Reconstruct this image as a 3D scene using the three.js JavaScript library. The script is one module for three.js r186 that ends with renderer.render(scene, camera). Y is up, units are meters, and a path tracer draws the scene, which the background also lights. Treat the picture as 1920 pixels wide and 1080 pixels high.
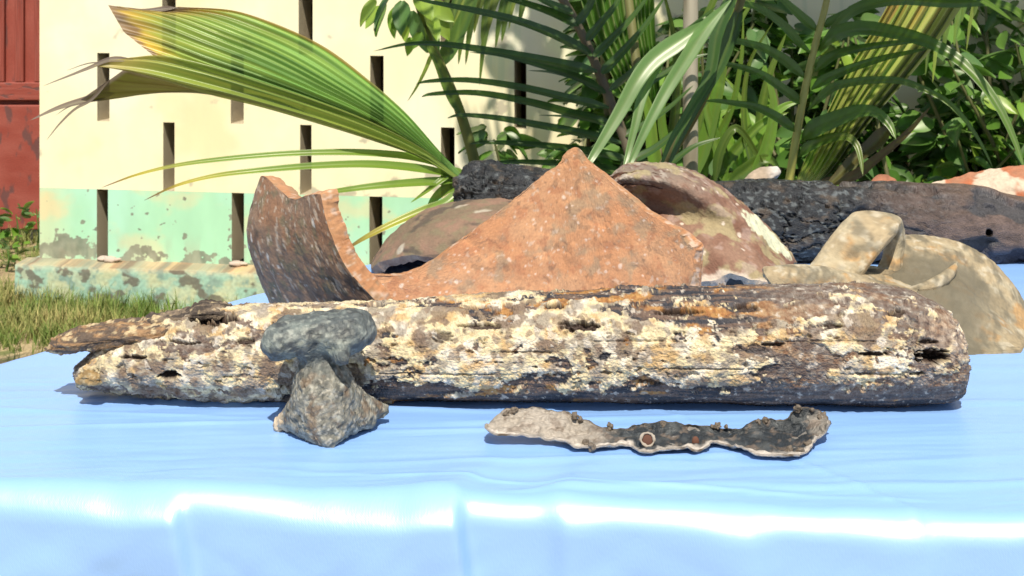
import * as THREE from 'three';
import { mergeGeometries, mergeVertices } from 'three/addons/utils/BufferGeometryUtils.js';
import { MarchingCubes } from 'three/addons/objects/MarchingCubes.js';
import { RoundedBoxGeometry } from 'three/addons/geometries/RoundedBoxGeometry.js';

// ---------- camera, sky, sun, exposure ----------
// Level camera with a shifted lens: the photograph is the lower part of a taller view, its horizon lies above the top edge.
const F = 2800, CY = -60, EYE = 1.2;                    // focal length and horizon in photo pixels, eye height in metres
const scene = new THREE.Scene();
const halfH = 1080 - CY, fullH = 2 * halfH, fullW = fullH * 16 / 9;
const camera = new THREE.PerspectiveCamera(2 * Math.atan(halfH / F) * 180 / Math.PI, 16 / 9, 0.05, 2000);
camera.setViewOffset(fullW, fullH, (fullW - 1920) / 2, fullH - 1080, 1920, 1080);
camera.position.set(0, EYE, 0);
camera.lookAt(0, EYE, -10);
camera.focus = 1.55; camera.userData.fStop = 13;
camera.updateProjectionMatrix();
const renderer = new THREE.WebGLRenderer({ antialias: true });
renderer.setSize(1024, 576);
renderer.toneMapping = THREE.LinearToneMapping;
renderer.toneMappingExposure = 1.32;
renderer.shadowMap.enabled = true;
const SUN = new THREE.Vector3(Math.sin(0.05) * Math.cos(0.98), Math.sin(0.98), Math.cos(0.05) * Math.cos(0.98));
{ // hazy tropical sky: pale at the horizon, soft high cloud
  const w = 512, h = 256, data = new Float32Array(w * h * 4);
  for (let y = 0; y < h; y++) for (let x = 0; x < w; x++) {
    const el = ((y + 0.5) / h - 0.5) * Math.PI, az = (x + 0.5) / w * 2 * Math.PI, s = Math.max(0, Math.sin(el)), k = (y * w + x) * 4, t = Math.pow(1 - s, 3);
    const puff = 0.5 + 0.25 * Math.sin(az * 3 + 4 * s) + 0.25 * Math.sin(az * 7 - 9 * s + 1), c = 0.35 * puff * (1 - t);
    const col = [0.34 + 0.50 * t, 0.47 + 0.42 * t, 0.68 + 0.26 * t].map((q, n) => q + ([0.92, 0.94, 0.96][n] - q) * c);
    for (let n = 0; n < 3; n++) data[k + n] = col[n] * (el < 0 ? 0.45 : 1); data[k + 3] = 1;
  }
  const skyMap = new THREE.DataTexture(data, w, h, THREE.RGBAFormat, THREE.FloatType);
  skyMap.mapping = THREE.EquirectangularReflectionMapping; skyMap.magFilter = skyMap.minFilter = THREE.LinearFilter; skyMap.wrapS = THREE.RepeatWrapping; skyMap.needsUpdate = true;
  scene.background = skyMap; scene.environment = skyMap; scene.backgroundIntensity = scene.environmentIntensity = 0.62;
}
const sun = new THREE.DirectionalLight(0xfff2de, 4.6);
sun.position.copy(SUN).multiplyScalar(12).add(new THREE.Vector3(0, 0, -3)); sun.target.position.set(0, 0.5, -3);
sun.castShadow = true; sun.shadow.mapSize.set(4096, 4096);
Object.assign(sun.shadow.camera, { left: -5, right: 5, top: 5, bottom: -5, near: 0.5, far: 30 });
scene.add(sun, sun.target);

// ---------- helpers ----------
const V = (x, y, z) => new THREE.Vector3(x, y, z);
const P = (px, py, d) => V((px - 960) / F * d, EYE - (py - CY) / F * d, -d);   // a place seen at photo pixel px, py and standing d metres away
const lerp = (a, b, t) => a + (b - a) * t, clamp = (x, a = 0, b = 1) => Math.min(b, Math.max(a, x));
const smooth = (a, b, x) => { const t = clamp((x - a) / (b - a)); return t * t * (3 - 2 * t); };
let seedState = 12345;
const rnd = () => { seedState = (seedState + 0x6d2b79f5) | 0; let t = Math.imul(seedState ^ (seedState >>> 15), 1 | seedState); t = (t + Math.imul(t ^ (t >>> 7), 61 | t)) ^ t; return ((t ^ (t >>> 14)) >>> 0) / 4294967296; };
const rr = (a, b) => a + (b - a) * rnd();
const PERM = new Uint8Array(512); { const p = [...Array(256).keys()]; for (let i = 255; i > 0; i--) { const j = Math.floor(rnd() * (i + 1)); [p[i], p[j]] = [p[j], p[i]]; } for (let i = 0; i < 512; i++) PERM[i] = p[i & 255]; }
const grad = (h, x, y, z) => { h &= 15; const u = h < 8 ? x : y, v = h < 4 ? y : h === 12 || h === 14 ? x : z; return ((h & 1) ? -u : u) + ((h & 2) ? -v : v); };
function noise(x, y, z = 0) {
  const X = Math.floor(x), Y = Math.floor(y), Z = Math.floor(z); x -= X; y -= Y; z -= Z;
  const u = x * x * x * (x * (x * 6 - 15) + 10), v = y * y * y * (y * (y * 6 - 15) + 10), w = z * z * z * (z * (z * 6 - 15) + 10), xi = X & 255, yi = Y & 255, zi = Z & 255;
  const A = PERM[xi] + yi, B = PERM[xi + 1] + yi, AA = PERM[A & 255] + zi, AB = PERM[(A + 1) & 255] + zi, BA = PERM[B & 255] + zi, BB = PERM[(B + 1) & 255] + zi;
  const g = (i, a, b, c) => grad(PERM[i & 255], a, b, c);
  return lerp(lerp(lerp(g(AA, x, y, z), g(BA, x - 1, y, z), u), lerp(g(AB, x, y - 1, z), g(BB, x - 1, y - 1, z), u), v),
    lerp(lerp(g(AA + 1, x, y, z - 1), g(BA + 1, x - 1, y, z - 1), u), lerp(g(AB + 1, x, y - 1, z - 1), g(BB + 1, x - 1, y - 1, z - 1), u), v), w);
}
function fbm(x, y, z, o = 4, g = 0.5) { let s = 0, a = 1, n = 0; for (let i = 0; i < o; i++) { s += a * noise(x, y, z); n += a; a *= g; x = x * 2.03 + 17.1; y = y * 2.03 + 5.7; z = z * 2.03 + 9.3; } return s / n * 1.6; }
const hash3 = (x, y, z) => { let h = Math.imul(x, 374761393) ^ Math.imul(y, 668265263) ^ Math.imul(z, 1274126177); h = Math.imul(h ^ (h >>> 13), 1103515245); return ((h ^ (h >>> 16)) >>> 0) / 4294967296; };
// cells: [distance to the nearest scattered point, its own random number]
function cells(x, y, z) {
  const X = Math.floor(x), Y = Math.floor(y), Z = Math.floor(z); let best = 9, id = 0;
  for (let i = -1; i < 2; i++) for (let j = -1; j < 2; j++) for (let k = -1; k < 2; k++) {
    const a = X + i, b = Y + j, c = Z + k, h = hash3(a, b, c);
    const dx = a + h - x, dy = b + hash3(a + 57, b, c) - y, dz = c + hash3(a, b + 91, c) - z, d = dx * dx + dy * dy + dz * dz;
    if (d < best) { best = d; id = hash3(a, b, c + 33); }
  }
  return [Math.sqrt(best), id];
}
const mix3 = (a, b, t) => [lerp(a[0], b[0], t), lerp(a[1], b[1], t), lerp(a[2], b[2], t)], mul3 = (a, k) => [a[0] * k, a[1] * k, a[2] * k];
const cr = (a, b, c, d, t) => 0.5 * (2 * b + (c - a) * t + (2 * a - 5 * b + 4 * c - d) * t * t + (3 * b - a - 3 * c + d) * t * t * t);
function crList(list, t) {                                // Catmull-Rom through a list of arrays, t in 0..1
  const n = list.length - 1, f = clamp(t) * n, i = Math.min(n - 1, Math.floor(f)), k = f - i, at = (j) => list[clamp(j, 0, n)];
  const a = at(i - 1), b = at(i), c = at(i + 1), d = at(i + 2);
  return b.map((_, q) => cr(a[q], b[q], c[q], d[q], k));
}
const patch = (rows) => (u, v) => P(...crList(rows.map((r) => crList(r, u)), v));  // rows of [px, py, d]

const taken = {};
const numbered = (name) => { const n = taken[name] = (taken[name] ?? -1) + 1; return n ? name + '_' + String(n).padStart(3, '0') : name; };
function tag(o, label, category, group, kind) {
  if (label) o.userData.label = label; if (category) o.userData.category = category; if (group) o.userData.group = group; if (kind) o.userData.kind = kind;
  return o;
}
function thing(name, label, category, pos = V(0, 0, 0), group) {
  const o = new THREE.Group(); o.name = numbered(name); o.position.copy(pos); scene.add(o);
  return tag(o, label, category, group);
}
function mesh(name, geo, mat, parent) { const m = new THREE.Mesh(geo, mat); m.name = parent ? name : numbered(name); m.castShadow = m.receiveShadow = true; (parent ?? scene).add(m); return m; }
function put(name, geo, mat, t, parent = t) {             // a part modelled in world coordinates, moved into its thing's frame
  geo.translate(-t.position.x, -t.position.y, -t.position.z); return mesh(name, geo, mat, parent);
}
function single(name, geo, mat, label, category, group) { // a thing of one mesh, its origin at its base
  geo.computeBoundingBox(); const b = geo.boundingBox, c = V((b.min.x + b.max.x) / 2, b.min.y, (b.min.z + b.max.z) / 2);
  geo.translate(-c.x, -c.y, -c.z); const m = mesh(name, geo, mat); m.position.copy(c); return tag(m, label, category, group);
}
function gridGeo(nu, nv, fn, { wrapU = false, color, uv } = {}) {
  const nU = wrapU ? nu : nu + 1, pos = new Float32Array(nU * (nv + 1) * 3), uvs = new Float32Array(nU * (nv + 1) * 2), idx = [];
  for (let j = 0; j <= nv; j++) for (let i = 0; i < nU; i++) {
    const k = j * nU + i, p = fn(i / nu, j / nv, i, j); pos[k * 3] = p.x; pos[k * 3 + 1] = p.y; pos[k * 3 + 2] = p.z;
    const w = uv ? uv(i / nu, j / nv, p) : [i / nu, j / nv]; uvs[k * 2] = w[0]; uvs[k * 2 + 1] = w[1];
  }
  for (let j = 0; j < nv; j++) for (let i = 0; i < nu; i++) {
    const a = j * nU + i, b = j * nU + (wrapU ? (i + 1) % nu : i + 1), c = a + nU, d = b + nU; idx.push(a, b, d, a, d, c);
  }
  const g = new THREE.BufferGeometry(); g.setAttribute('position', new THREE.BufferAttribute(pos, 3)); g.setAttribute('uv', new THREE.BufferAttribute(uvs, 2));
  if (wrapU) {                                            // closed tubes face outwards
    let vol = 0; for (let q = 0; q < idx.length; q += 3) { const [a, b, c] = [idx[q] * 3, idx[q + 1] * 3, idx[q + 2] * 3], X = pos[0], Y = pos[1], Z = pos[2]; const ax = pos[a] - X, ay = pos[a + 1] - Y, az = pos[a + 2] - Z, bx = pos[b] - X, by = pos[b + 1] - Y, bz = pos[b + 2] - Z, cx = pos[c] - X, cy = pos[c + 1] - Y, cz = pos[c + 2] - Z; vol += ax * (by * cz - bz * cy) + ay * (bz * cx - bx * cz) + az * (bx * cy - by * cx); }
    if (vol < 0) for (let q = 0; q < idx.length; q += 3) [idx[q], idx[q + 1]] = [idx[q + 1], idx[q]];
  }
  g.setIndex(idx); g.computeVertexNormals();
  if (color) paint(g, (p, n, k) => color(p, n, (k % nU) / nu, Math.floor(k / nU) / nv));
  return g;
}
function paint(g, fn) {
  const p = g.attributes.position, n = g.attributes.normal, c = new Float32Array(p.count * 3), a = V(), b = V();
  for (let i = 0; i < p.count; i++) { a.fromBufferAttribute(p, i); b.fromBufferAttribute(n, i); const q = fn(a, b, i); c[i * 3] = q[0]; c[i * 3 + 1] = q[1]; c[i * 3 + 2] = q[2]; }
  g.setAttribute('color', new THREE.BufferAttribute(c, 3)); return g;
}
function relief(g, fn) {                                   // push vertices along their normals
  const p = g.attributes.position, n = g.attributes.normal, a = V(), b = V();
  for (let i = 0; i < p.count; i++) { a.fromBufferAttribute(p, i); b.fromBufferAttribute(n, i); const h = fn(a, b, i); p.setXYZ(i, a.x + b.x * h, a.y + b.y * h, a.z + b.z * h); }
  g.computeVertexNormals(); return g;
}
// A broken piece of pottery: a curved sheet with thickness and a rough broken rim. front faces the side given by sign.
function shell(fn, nu, nv, thick, { sign = 1, rag = 0.002, bump = () => 0, bumpBack = () => 0, color, rimRough = 0.0015, seed = 0 }) {
  const N = (nu + 1) * (nv + 1), at = (i, j) => j * (nu + 1) + i, front = [], nor = [];
  for (let j = 0; j <= nv; j++) for (let i = 0; i <= nu; i++) {
    const p = fn(i / nu, j / nv);
    p.x += rag * fbm(p.x * 45, p.y * 45, p.z * 45 + seed, 3); p.y += rag * fbm(p.x * 45 + 30, p.y * 45, p.z * 45 + seed, 3);
    front.push(p);
  }
  const a = V(), b = V();
  for (let j = 0; j <= nv; j++) for (let i = 0; i <= nu; i++) {
    a.subVectors(front[at(Math.min(nu, i + 1), j)], front[at(Math.max(0, i - 1), j)]); b.subVectors(front[at(i, Math.min(nv, j + 1))], front[at(i, Math.max(0, j - 1))]);
    nor.push(V().crossVectors(a, b).normalize().multiplyScalar(sign));
  }
  const F2 = [], B2 = [];
  for (let j = 0; j <= nv; j++) for (let i = 0; i <= nu; i++) {
    const k = at(i, j), u = i / nu, v = j / nv, e = smooth(0, 5, Math.min(i, nu - i, j, nv - j));
    F2.push(front[k].clone().addScaledVector(nor[k], e * bump(front[k], u, v)));
    const t = typeof thick === 'function' ? thick(u, v) : thick;
    B2.push(front[k].clone().addScaledVector(nor[k], -t * (1 + 0.12 * noise(front[k].x * 40, front[k].y * 40, front[k].z * 40)) - e * bumpBack(front[k], u, v)));
  }
  const flip = sign < 0; let LU = 0, LV = 0; const mj = nv >> 1, mi = nu >> 1;
  for (let i = 0; i < nu; i++) LU += front[at(i, mj)].distanceTo(front[at(i + 1, mj)]); for (let j = 0; j < nv; j++) LV += front[at(mi, j)].distanceTo(front[at(mi, j + 1)]);
  const sheet = (pts, rev, region) => {
    const g = gridGeo(nu, nv, (u, v, i, j) => pts[at(i, j)], { uv: (u, v) => [u * LU * 7, v * LV * 7] });
    if (rev) { const ix = g.index.array; for (let q = 0; q < ix.length; q += 3) [ix[q], ix[q + 1]] = [ix[q + 1], ix[q]]; g.computeVertexNormals(); }
    return paint(g, (p, n, k) => color(p, region, (k % (nu + 1)) / nu, Math.floor(k / (nu + 1)) / nv, n));
  };
  const loop = [];
  for (let i = 0; i < nu; i++) loop.push([i, 0]); for (let j = 0; j < nv; j++) loop.push([nu, j]);
  for (let i = nu; i > 0; i--) loop.push([i, nv]); for (let j = nv; j > 0; j--) loop.push([0, j]);
  const R = 6, rim = gridGeo(loop.length, R, (u, v, i, r) => {
    const [x, y] = loop[i % loop.length], k = at(x, y), inner = at(clamp(x, 1, nu - 1), clamp(y, 1, nv - 1));
    const p = F2[k].clone().lerp(B2[k], r / R), out = V().subVectors(front[k], front[inner]).normalize(), s = Math.sin(Math.PI * r / R);
    return p.addScaledVector(out, s * (0.0015 + rimRough * fbm(p.x * 160, p.y * 160, p.z * 160, 3)));
  });
  if (!flip) { const ix = rim.index.array; for (let q = 0; q < ix.length; q += 3) [ix[q], ix[q + 1]] = [ix[q + 1], ix[q]]; rim.computeVertexNormals(); }
  paint(rim, (p, n, k) => { const [x, y] = loop[(k % (loop.length + 1)) % loop.length]; return color(p, 'rim', x / nu, y / nv, n); });
  return mergeGeometries([sheet(F2, flip, 'front'), sheet(B2, !flip, 'back'), rim]);
}
function texture(w, h, fn, srgb = false, repeat) {
  const d = new Uint8Array(w * h * 4);
  for (let y = 0; y < h; y++) for (let x = 0; x < w; x++) { const c = fn((x + 0.5) / w, (y + 0.5) / h), k = (y * w + x) * 4; for (let q = 0; q < 3; q++) { const l = clamp(c[q]); d[k + q] = Math.round(255 * (srgb ? (l <= 0.0031308 ? 12.92 * l : 1.055 * Math.pow(l, 1 / 2.4) - 0.055) : l)); } d[k + 3] = 255; }
  const t = new THREE.DataTexture(d, w, h); t.magFilter = THREE.LinearFilter; t.minFilter = THREE.LinearMipmapLinearFilter; if (srgb) t.colorSpace = THREE.SRGBColorSpace;
  t.wrapS = t.wrapT = THREE.RepeatWrapping; if (repeat) t.repeat.set(...repeat); t.needsUpdate = true; return t;
}
const std = (o) => new THREE.MeshStandardMaterial({ roughness: 0.85, ...o });
// ---------- the setting: ground, grass, wall, door ----------
const soilMap = texture(1024, 1024, (u, v) => {
  const t = (f, o, k) => { const a = u * 2 * Math.PI, b = v * 2 * Math.PI; return fbm(Math.cos(a) * f + 3 * k, Math.sin(a) * f + Math.cos(b) * f, Math.sin(b) * f + k, o); };
  const m = t(2.2, 6, 1), g = t(5, 5, 7), f = noise(u * 300, v * 300, 1);
  let c = mix3([0.30, 0.23, 0.14], [0.42, 0.34, 0.2], clamp(0.5 + m)); c = mix3(c, [0.13, 0.15, 0.05], smooth(-0.05, 0.4, g)); return mul3(c, 1 + 0.35 * f);
}, true);
const ground = mesh('ground', new THREE.PlaneGeometry(400, 400).rotateX(-Math.PI / 2), std({ map: soilMap, roughness: 1, bumpMap: soilMap, bumpScale: 0.02 }));
{ const uv = ground.geometry.attributes.uv; for (let i = 0; i < uv.count; i++) uv.setXY(i, uv.getX(i) * 400 / 2.6, uv.getY(i) * 400 / 2.6); }
ground.userData.kind = 'structure';

// the wall of blocks set with open joints, in its own frame: x along the wall, z towards the viewer
const WALL_TURN = 9.6 * Math.PI / 180, WALL_D = 5.127, T = 0.15;
const onWall = (s, h, z = 0) => V(s * Math.cos(WALL_TURN) - z * Math.sin(WALL_TURN), h, -WALL_D + s * Math.sin(WALL_TURN) + z * Math.cos(WALL_TURN));
const LEFT = -1.738, RIGHT = 3.32, H0 = 0.148, ROW = 0.2455;
const wall = thing('block_wall', 'cream painted block wall with tall open slots and a green band along its foot', 'wall', V(0, 0, -WALL_D));
wall.rotation.y = -WALL_TURN;
const CREAM = [0.84, 0.81, 0.57], GREEN = [0.40, 0.72, 0.50], CEMENT = [0.2, 0.18, 0.15];
const stains = (s, h) => { const a = fbm(s * 2.4, h * 2.4, 3, 5), b = fbm(s * 14, h * 6, 8, 4); return [a, b]; };
const creamMap = texture(1280, 768, (u, v) => {
  const s = lerp(LEFT, RIGHT, u), h = lerp(0.4, 2.9, v), [a, b] = stains(s, h);
  let c = mix3(CREAM, [0.84, 0.83, 0.66], smooth(0, 0.5, a)); c = mix3(c, [0.76, 0.66, 0.38], 0.6 * smooth(0.05, 0.5, -a));
  const drip = fbm(s * 22, h * 1.6, 2, 4); c = mix3(c, [0.58, 0.66, 0.5], 0.45 * smooth(0.2, 0.6, drip) * smooth(-0.9, 0.2, s));
  c = mix3(c, [0.36, 0.33, 0.26], 0.7 * smooth(0.5, 0.7, fbm(s * 9, h * 9, 21, 5) + 0.42 * smooth(0.62, 0.42, h) * smooth(-1.0, -0.6, s) + 0.1 * smooth(-0.6, 0.5, s)));
  return mul3(c, 1 + 0.05 * b);
}, true);
const greenMap = texture(2048, 160, (u, v) => {
  const s = lerp(LEFT, RIGHT, u), h = lerp(H0, 0.403, v), [a, b] = stains(s, h);
  let c = mix3(GREEN, [0.43, 0.76, 0.60], smooth(-0.2, 0.5, fbm(s * 3, h * 3, 5, 4))); c = mix3(c, [0.62, 0.66, 0.42], 0.75 * smooth(0.1, 0.55, fbm(s * 5, h * 7, 12, 4)) + 0.6 * smooth(-1.58, -1.72, s));
  const low = (h - H0) / 0.255, n = fbm(s * 11, h * 13, 31, 5);
  let peel = smooth(0.0, 0.05, n + 0.08 - 2.0 * low + 0.25 * fbm(s * 50, h * 50, 3, 3)) ;
  const dx = (s + 1.645) / 0.10, dy = (h - 0.19) / 0.075; peel = Math.max(peel, smooth(0.0, 0.12, 0.75 + 1.1 * n + 0.5 * fbm(s * 45, h * 45, 13, 3) - Math.hypot(dx, dy)));
  peel = Math.max(peel, smooth(0.58, 0.62, fbm(s * 30, h * 30, 44, 3) + 0.15 * (1 - low)));
  c = mix3(c, mul3(CEMENT, 1 + 0.5 * fbm(s * 30, h * 30, 9, 3)), 0.82 * peel); c = mix3(c, [0.42, 0.45, 0.33], 0.5 * smooth(0.5, 0.05, low) * smooth(-0.1, 0.4, fbm(s * 16, h * 5, 77, 4))); return mul3(c, 1 + 0.07 * b);
}, true);
const plinthMap = texture(2048, 96, (u, v) => {
  const s = lerp(LEFT, RIGHT, u), n = fbm(s * 8, v * 1.6, 3, 5), m = fbm(s * 17, v * 2.2, 17, 5);
  let c = mix3([0.32, 0.52, 0.42], [0.50, 0.55, 0.36], smooth(-0.1, 0.3, n)); c = mix3(c, [0.24, 0.36, 0.31], smooth(-0.05, 0.35, m)); c = mix3(c, [0.15, 0.14, 0.11], 0.9 * smooth(0.18, 0.36, fbm(s * 10, v * 2, 71, 5) + 0.12 * (1 - v)));
  c = mix3(c, [0.46, 0.56, 0.40], 0.7 * smooth(0.1, 0.3, fbm(s * 21, v * 3, 91, 4))); return mul3(c, 1 + 0.2 * noise(s * 90, v * 12, 3));
}, true);
const grain = texture(512, 512, (u, v) => { const w = 0.5 + 0.5 * fbm(u * 64, v * 64, 1, 3); return [w, w, w]; });
const wallMats = [creamMap, greenMap, plinthMap].map((m) => std({ map: m, roughness: 0.9 }));
const jambMat = std({ color: new THREE.Color().setRGB(0.62, 0.55, 0.40), roughness: 1, bumpMap: grain, bumpScale: 0.006 });
function blockGeo(x0, x1, y0, y1, h0, h1) {               // a block whose face carries its own stretch of the wall's paint
  const g = new THREE.BoxGeometry(x1 - x0, y1 - y0, T); g.translate((x0 + x1) / 2, (y0 + y1) / 2, -T / 2);
  const p = g.attributes.position, uv = g.attributes.uv;
  for (let i = 16; i < 20; i++) uv.setXY(i, (p.getX(i) - LEFT) / (RIGHT - LEFT), (p.getY(i) - h0) / (h1 - h0));
  g.groups.forEach((q, i) => { q.materialIndex = i === 4 ? 0 : 1; }); return g;
}
for (let row = 0; row < 11; row++) {
  const y0 = H0 + 0.004 + row * ROW - (row ? 0.004 : 0), y1 = H0 + (row + 1) * ROW + (row === 0 ? 0.0095 : 0.0095);
  const yb = row ? H0 + row * ROW + 0.0095 : H0, first = row % 2 ? -1.243 : -1.495, hw = 0.0235; let x = LEFT;
  for (let s = first; ; s += 0.508) {
    const end = s > RIGHT - 0.1 ? RIGHT : s - hw + rr(-0.003, 0.003);
    mesh('block', blockGeo(x, end, yb, y1, row ? 0.4 : H0, row ? 2.9 : 0.403), [wallMats[row ? 0 : 1], jambMat], wall);
    if (end === RIGHT) break; x = s + hw + rr(-0.003, 0.003);
  }
}
{ // plinth with a dirty ledge, standing proud of the wall
  const L = RIGHT - LEFT + 0.05, g = gridGeo(260, 14, (u, v) => {
    const s = LEFT - 0.05 + u * L, w = 0.006 * fbm(s * 9, v * 2, 4, 3), q = v * 2;   // face, then ledge
    return q < 1 ? V(s, q * 0.138, 0.085 + w) : V(s, 0.138 + 0.012 * (q - 1) + 0.004 * fbm(s * 25, q * 3, 1, 3), lerp(0.085, -0.004, q - 1) + w * (2 - q));
  }, { uv: (u, v) => [u, clamp(v * 2)], color: (p, n, u, v) => { const l = smooth(0.46, 0.52, v), d = fbm(p.x * 9, p.z * 9, 1, 4); return mix3([1, 1, 1], mix3([1.25, 0.75, 0.62], [0.8, 0.55, 0.5], clamp(0.5 + d)), l); } });
  mesh('plinth', g, std({ map: plinthMap, vertexColors: true, roughness: 0.95 }), wall);
  mesh('plinth_end', new THREE.BoxGeometry(0.02, 0.136, 0.24).translate(LEFT - 0.042, 0.068, -0.045), wallMats[2], wall);
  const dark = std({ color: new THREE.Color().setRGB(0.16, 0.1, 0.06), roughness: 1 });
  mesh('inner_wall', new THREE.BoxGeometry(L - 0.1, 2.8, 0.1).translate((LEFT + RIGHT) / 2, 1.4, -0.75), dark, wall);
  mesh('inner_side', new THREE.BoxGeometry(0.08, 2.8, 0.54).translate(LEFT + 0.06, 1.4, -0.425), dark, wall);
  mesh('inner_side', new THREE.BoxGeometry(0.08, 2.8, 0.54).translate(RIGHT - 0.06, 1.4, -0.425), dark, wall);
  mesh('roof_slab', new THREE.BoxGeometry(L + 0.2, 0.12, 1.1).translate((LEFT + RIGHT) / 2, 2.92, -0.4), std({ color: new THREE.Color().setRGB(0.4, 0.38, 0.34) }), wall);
  const rubble = []; for (const [s, w] of [[-1.49, 0.018], [-1.46, 0.022], [-0.985, 0.022], [-0.96, 0.014], [-1.43, 0.012], [-0.47, 0.016]]) { const k = new THREE.IcosahedronGeometry(w, 2).scale(1.2, 0.45, 0.8); k.deleteAttribute('uv'); k.deleteAttribute('normal'); const m = mergeVertices(k, 1e-6); m.computeVertexNormals(); relief(m, (p) => 0.4 * w * fbm(p.x * 70 + s * 50, p.y * 70, p.z * 70, 3)); m.translate(s, 0.156, 0.015); rubble.push(m); }
  mesh('ledge_dirt', mergeGeometries(rubble), std({ color: new THREE.Color().setRGB(0.5, 0.42, 0.36), roughness: 1 }), wall);
}
// red door to the left, in its own frame beyond the wall's end
{
  const redMap = texture(512, 512, (u, v) => { const n = fbm(u * 5, v * 7, 3, 5), d = fbm(u * 22, v * 5, 9, 4); let c = mix3([0.25, 0.045, 0.03], [0.31, 0.08, 0.06], clamp(0.5 + n)); c = mix3(c, [0.10, 0.05, 0.05], 0.8 * smooth(0.2, 0.5, d)); return mul3(c, 1 + 0.15 * noise(u * 120, v * 120, 2)); }, true);
  const red = std({ map: redMap, roughness: 0.6, bumpMap: redMap, bumpScale: 0.004 }), X1 = -2.06, W = 1.0, D = 6.6;
  const door = thing('panel_door', 'weathered red panelled door at the left edge beyond the cream wall', 'door', V(X1 - W / 2, 0.03, -D));
  const bx = (name, x0, x1, y0, y1, z0, z1) => put(name, new RoundedBoxGeometry(x1 - x0, y1 - y0, z1 - z0, 2, 0.006).translate((x0 + x1) / 2, (y0 + y1) / 2, -D + (z0 + z1) / 2), red, door);
  const y0 = 0.05, yr = 0.598, yt = 2.15;
  bx('lower_panel', X1 - W, X1, y0, yr, 0, 0.04);
  bx('bottom_rail', X1 - W, X1, yr + 0.02, yr + 0.1, 0, 0.045); bx('top_rail', X1 - W, X1, yt - 0.12, yt, 0, 0.045);
  bx('upper_panel', X1 - W + 0.02, X1 - 0.02, yr + 0.08, yt - 0.1, 0, 0.018);
  for (const x of [0, 0.085, 0.17, 0.33, 0.5, 0.66, 0.82, 0.93]) bx('stile', X1 - 0.04 - x, X1 - x, yr + 0.1, yt - 0.12, 0.0, 0.043);
  bx('drip_strip', X1 - W, X1 + 0.01, yr - 0.005, yr + 0.018, -0.01, 0.01);
  const cm = std({ map: creamMap, roughness: 0.9 });
  const rear = thing('rear_wall', 'cream wall around the red door, beyond the end of the slotted wall', 'wall', V(-2.6, 0, -D - 0.06));
  put('lintel', new THREE.BoxGeometry(3.2, 0.7, 0.1).translate(-2.6, 2.52, -D - 0.06), cm, rear);
  put('pier', new THREE.BoxGeometry(1.1, 2.17, 0.1).translate(-3.63, 1.085, -D - 0.06), cm, rear);
  put('pier', new THREE.BoxGeometry(0.5, 2.17, 0.1).translate(-1.79, 1.085, -D - 0.06), cm, rear);
}
// grass: short dry tufts
{
  const blades = []; for (let i = 0; i < 9; i++) {
    const a = rr(0, 6.28), l = rr(0.03, 0.075), bend = rr(0.2, 0.9) * l, x = rr(-0.02, 0.02), z = rr(-0.02, 0.02), w = rr(0.0015, 0.003);
    blades.push(gridGeo(2, 4, (u, v) => V(x + Math.cos(a) * bend * v * v + (u - 0.5) * w * 2 * (1 - v * 0.9) * Math.sin(a), l * v, z + Math.sin(a) * bend * v * v - (u - 0.5) * w * 2 * (1 - v * 0.9) * Math.cos(a))));
  }
  const g = mergeGeometries(blades), N = 7000, im = new THREE.InstancedMesh(g, std({ roughness: 0.8, side: THREE.DoubleSide }), N), m = new THREE.Matrix4(), q = new THREE.Quaternion(), c = new THREE.Color(); let n = 0;
  for (let tries = 0; n < N && tries < 60000; tries++) {
    const near = tries < 45000, x = near ? rr(-3.0, 0.2) : rr(-9, 7), z = near ? -rr(3.6, 7.2) : -rr(-4, 16);
    const dens = fbm(x * 1.6, z * 1.6, 5, 4); if (rnd() > smooth(-0.3, 0.4, dens) * 0.92 + 0.04) continue;
    const wx = x / Math.cos(WALL_TURN); if (x > -1.8 && -z > WALL_D - wx * Math.sin(WALL_TURN) - 0.09) continue;
    q.setFromAxisAngle(V(0, 1, 0), rr(0, 6.28)); const s = rr(0.6, 1.35); m.compose(V(x, 0, z), q, V(s, s * rr(0.7, 1.2), s)); im.setMatrixAt(n, m);
    const dry = clamp(0.36 + 0.6 * fbm(x * 3, z * 3, 9, 2) + rr(-0.3, 0.3)), k = mix3([0.11, 0.20, 0.03], [0.42, 0.36, 0.15], dry); im.setColorAt(n, c.setRGB(...mul3(k, rr(0.7, 1.2)))); n++;
  }
  im.count = n; im.name = 'grass'; tag(im, 'short patchy green and straw coloured grass in front of the wall', 'grass', null, 'stuff'); im.castShadow = im.receiveShadow = true; scene.add(im);
}
// ---------- table and cloth ----------
const TOP = 0.75, Q = { fl: V(-0.80, TOP, -1.351), fr: V(1.6, TOP, -1.148), bl: V(0.005, TOP, -2.6), br: V(1.6, TOP, -2.6) };
{
  const table = thing('table', 'table hidden under the blue satin cloth', 'table', V(0.55, 0, -1.9));
  const wood = std({ color: new THREE.Color().setRGB(0.25, 0.16, 0.09) });
  const sh = new THREE.Shape([Q.fl, Q.fr, Q.br, Q.bl].map((p) => new THREE.Vector2(p.x, -p.z)));
  const g = new THREE.ExtrudeGeometry(sh, { depth: 0.03, bevelEnabled: false }); g.rotateX(-Math.PI / 2); g.translate(0, TOP - 0.04, 0);
  put('table_top', g, wood, table);
  for (const [x, z] of [[-0.55, -1.42], [1.5, -1.25], [0.12, -2.48], [1.5, -2.5]]) put('leg', new THREE.CylinderGeometry(0.022, 0.018, TOP - 0.04, 14).translate(x, (TOP - 0.04) / 2, z), wood, table);
}
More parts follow.
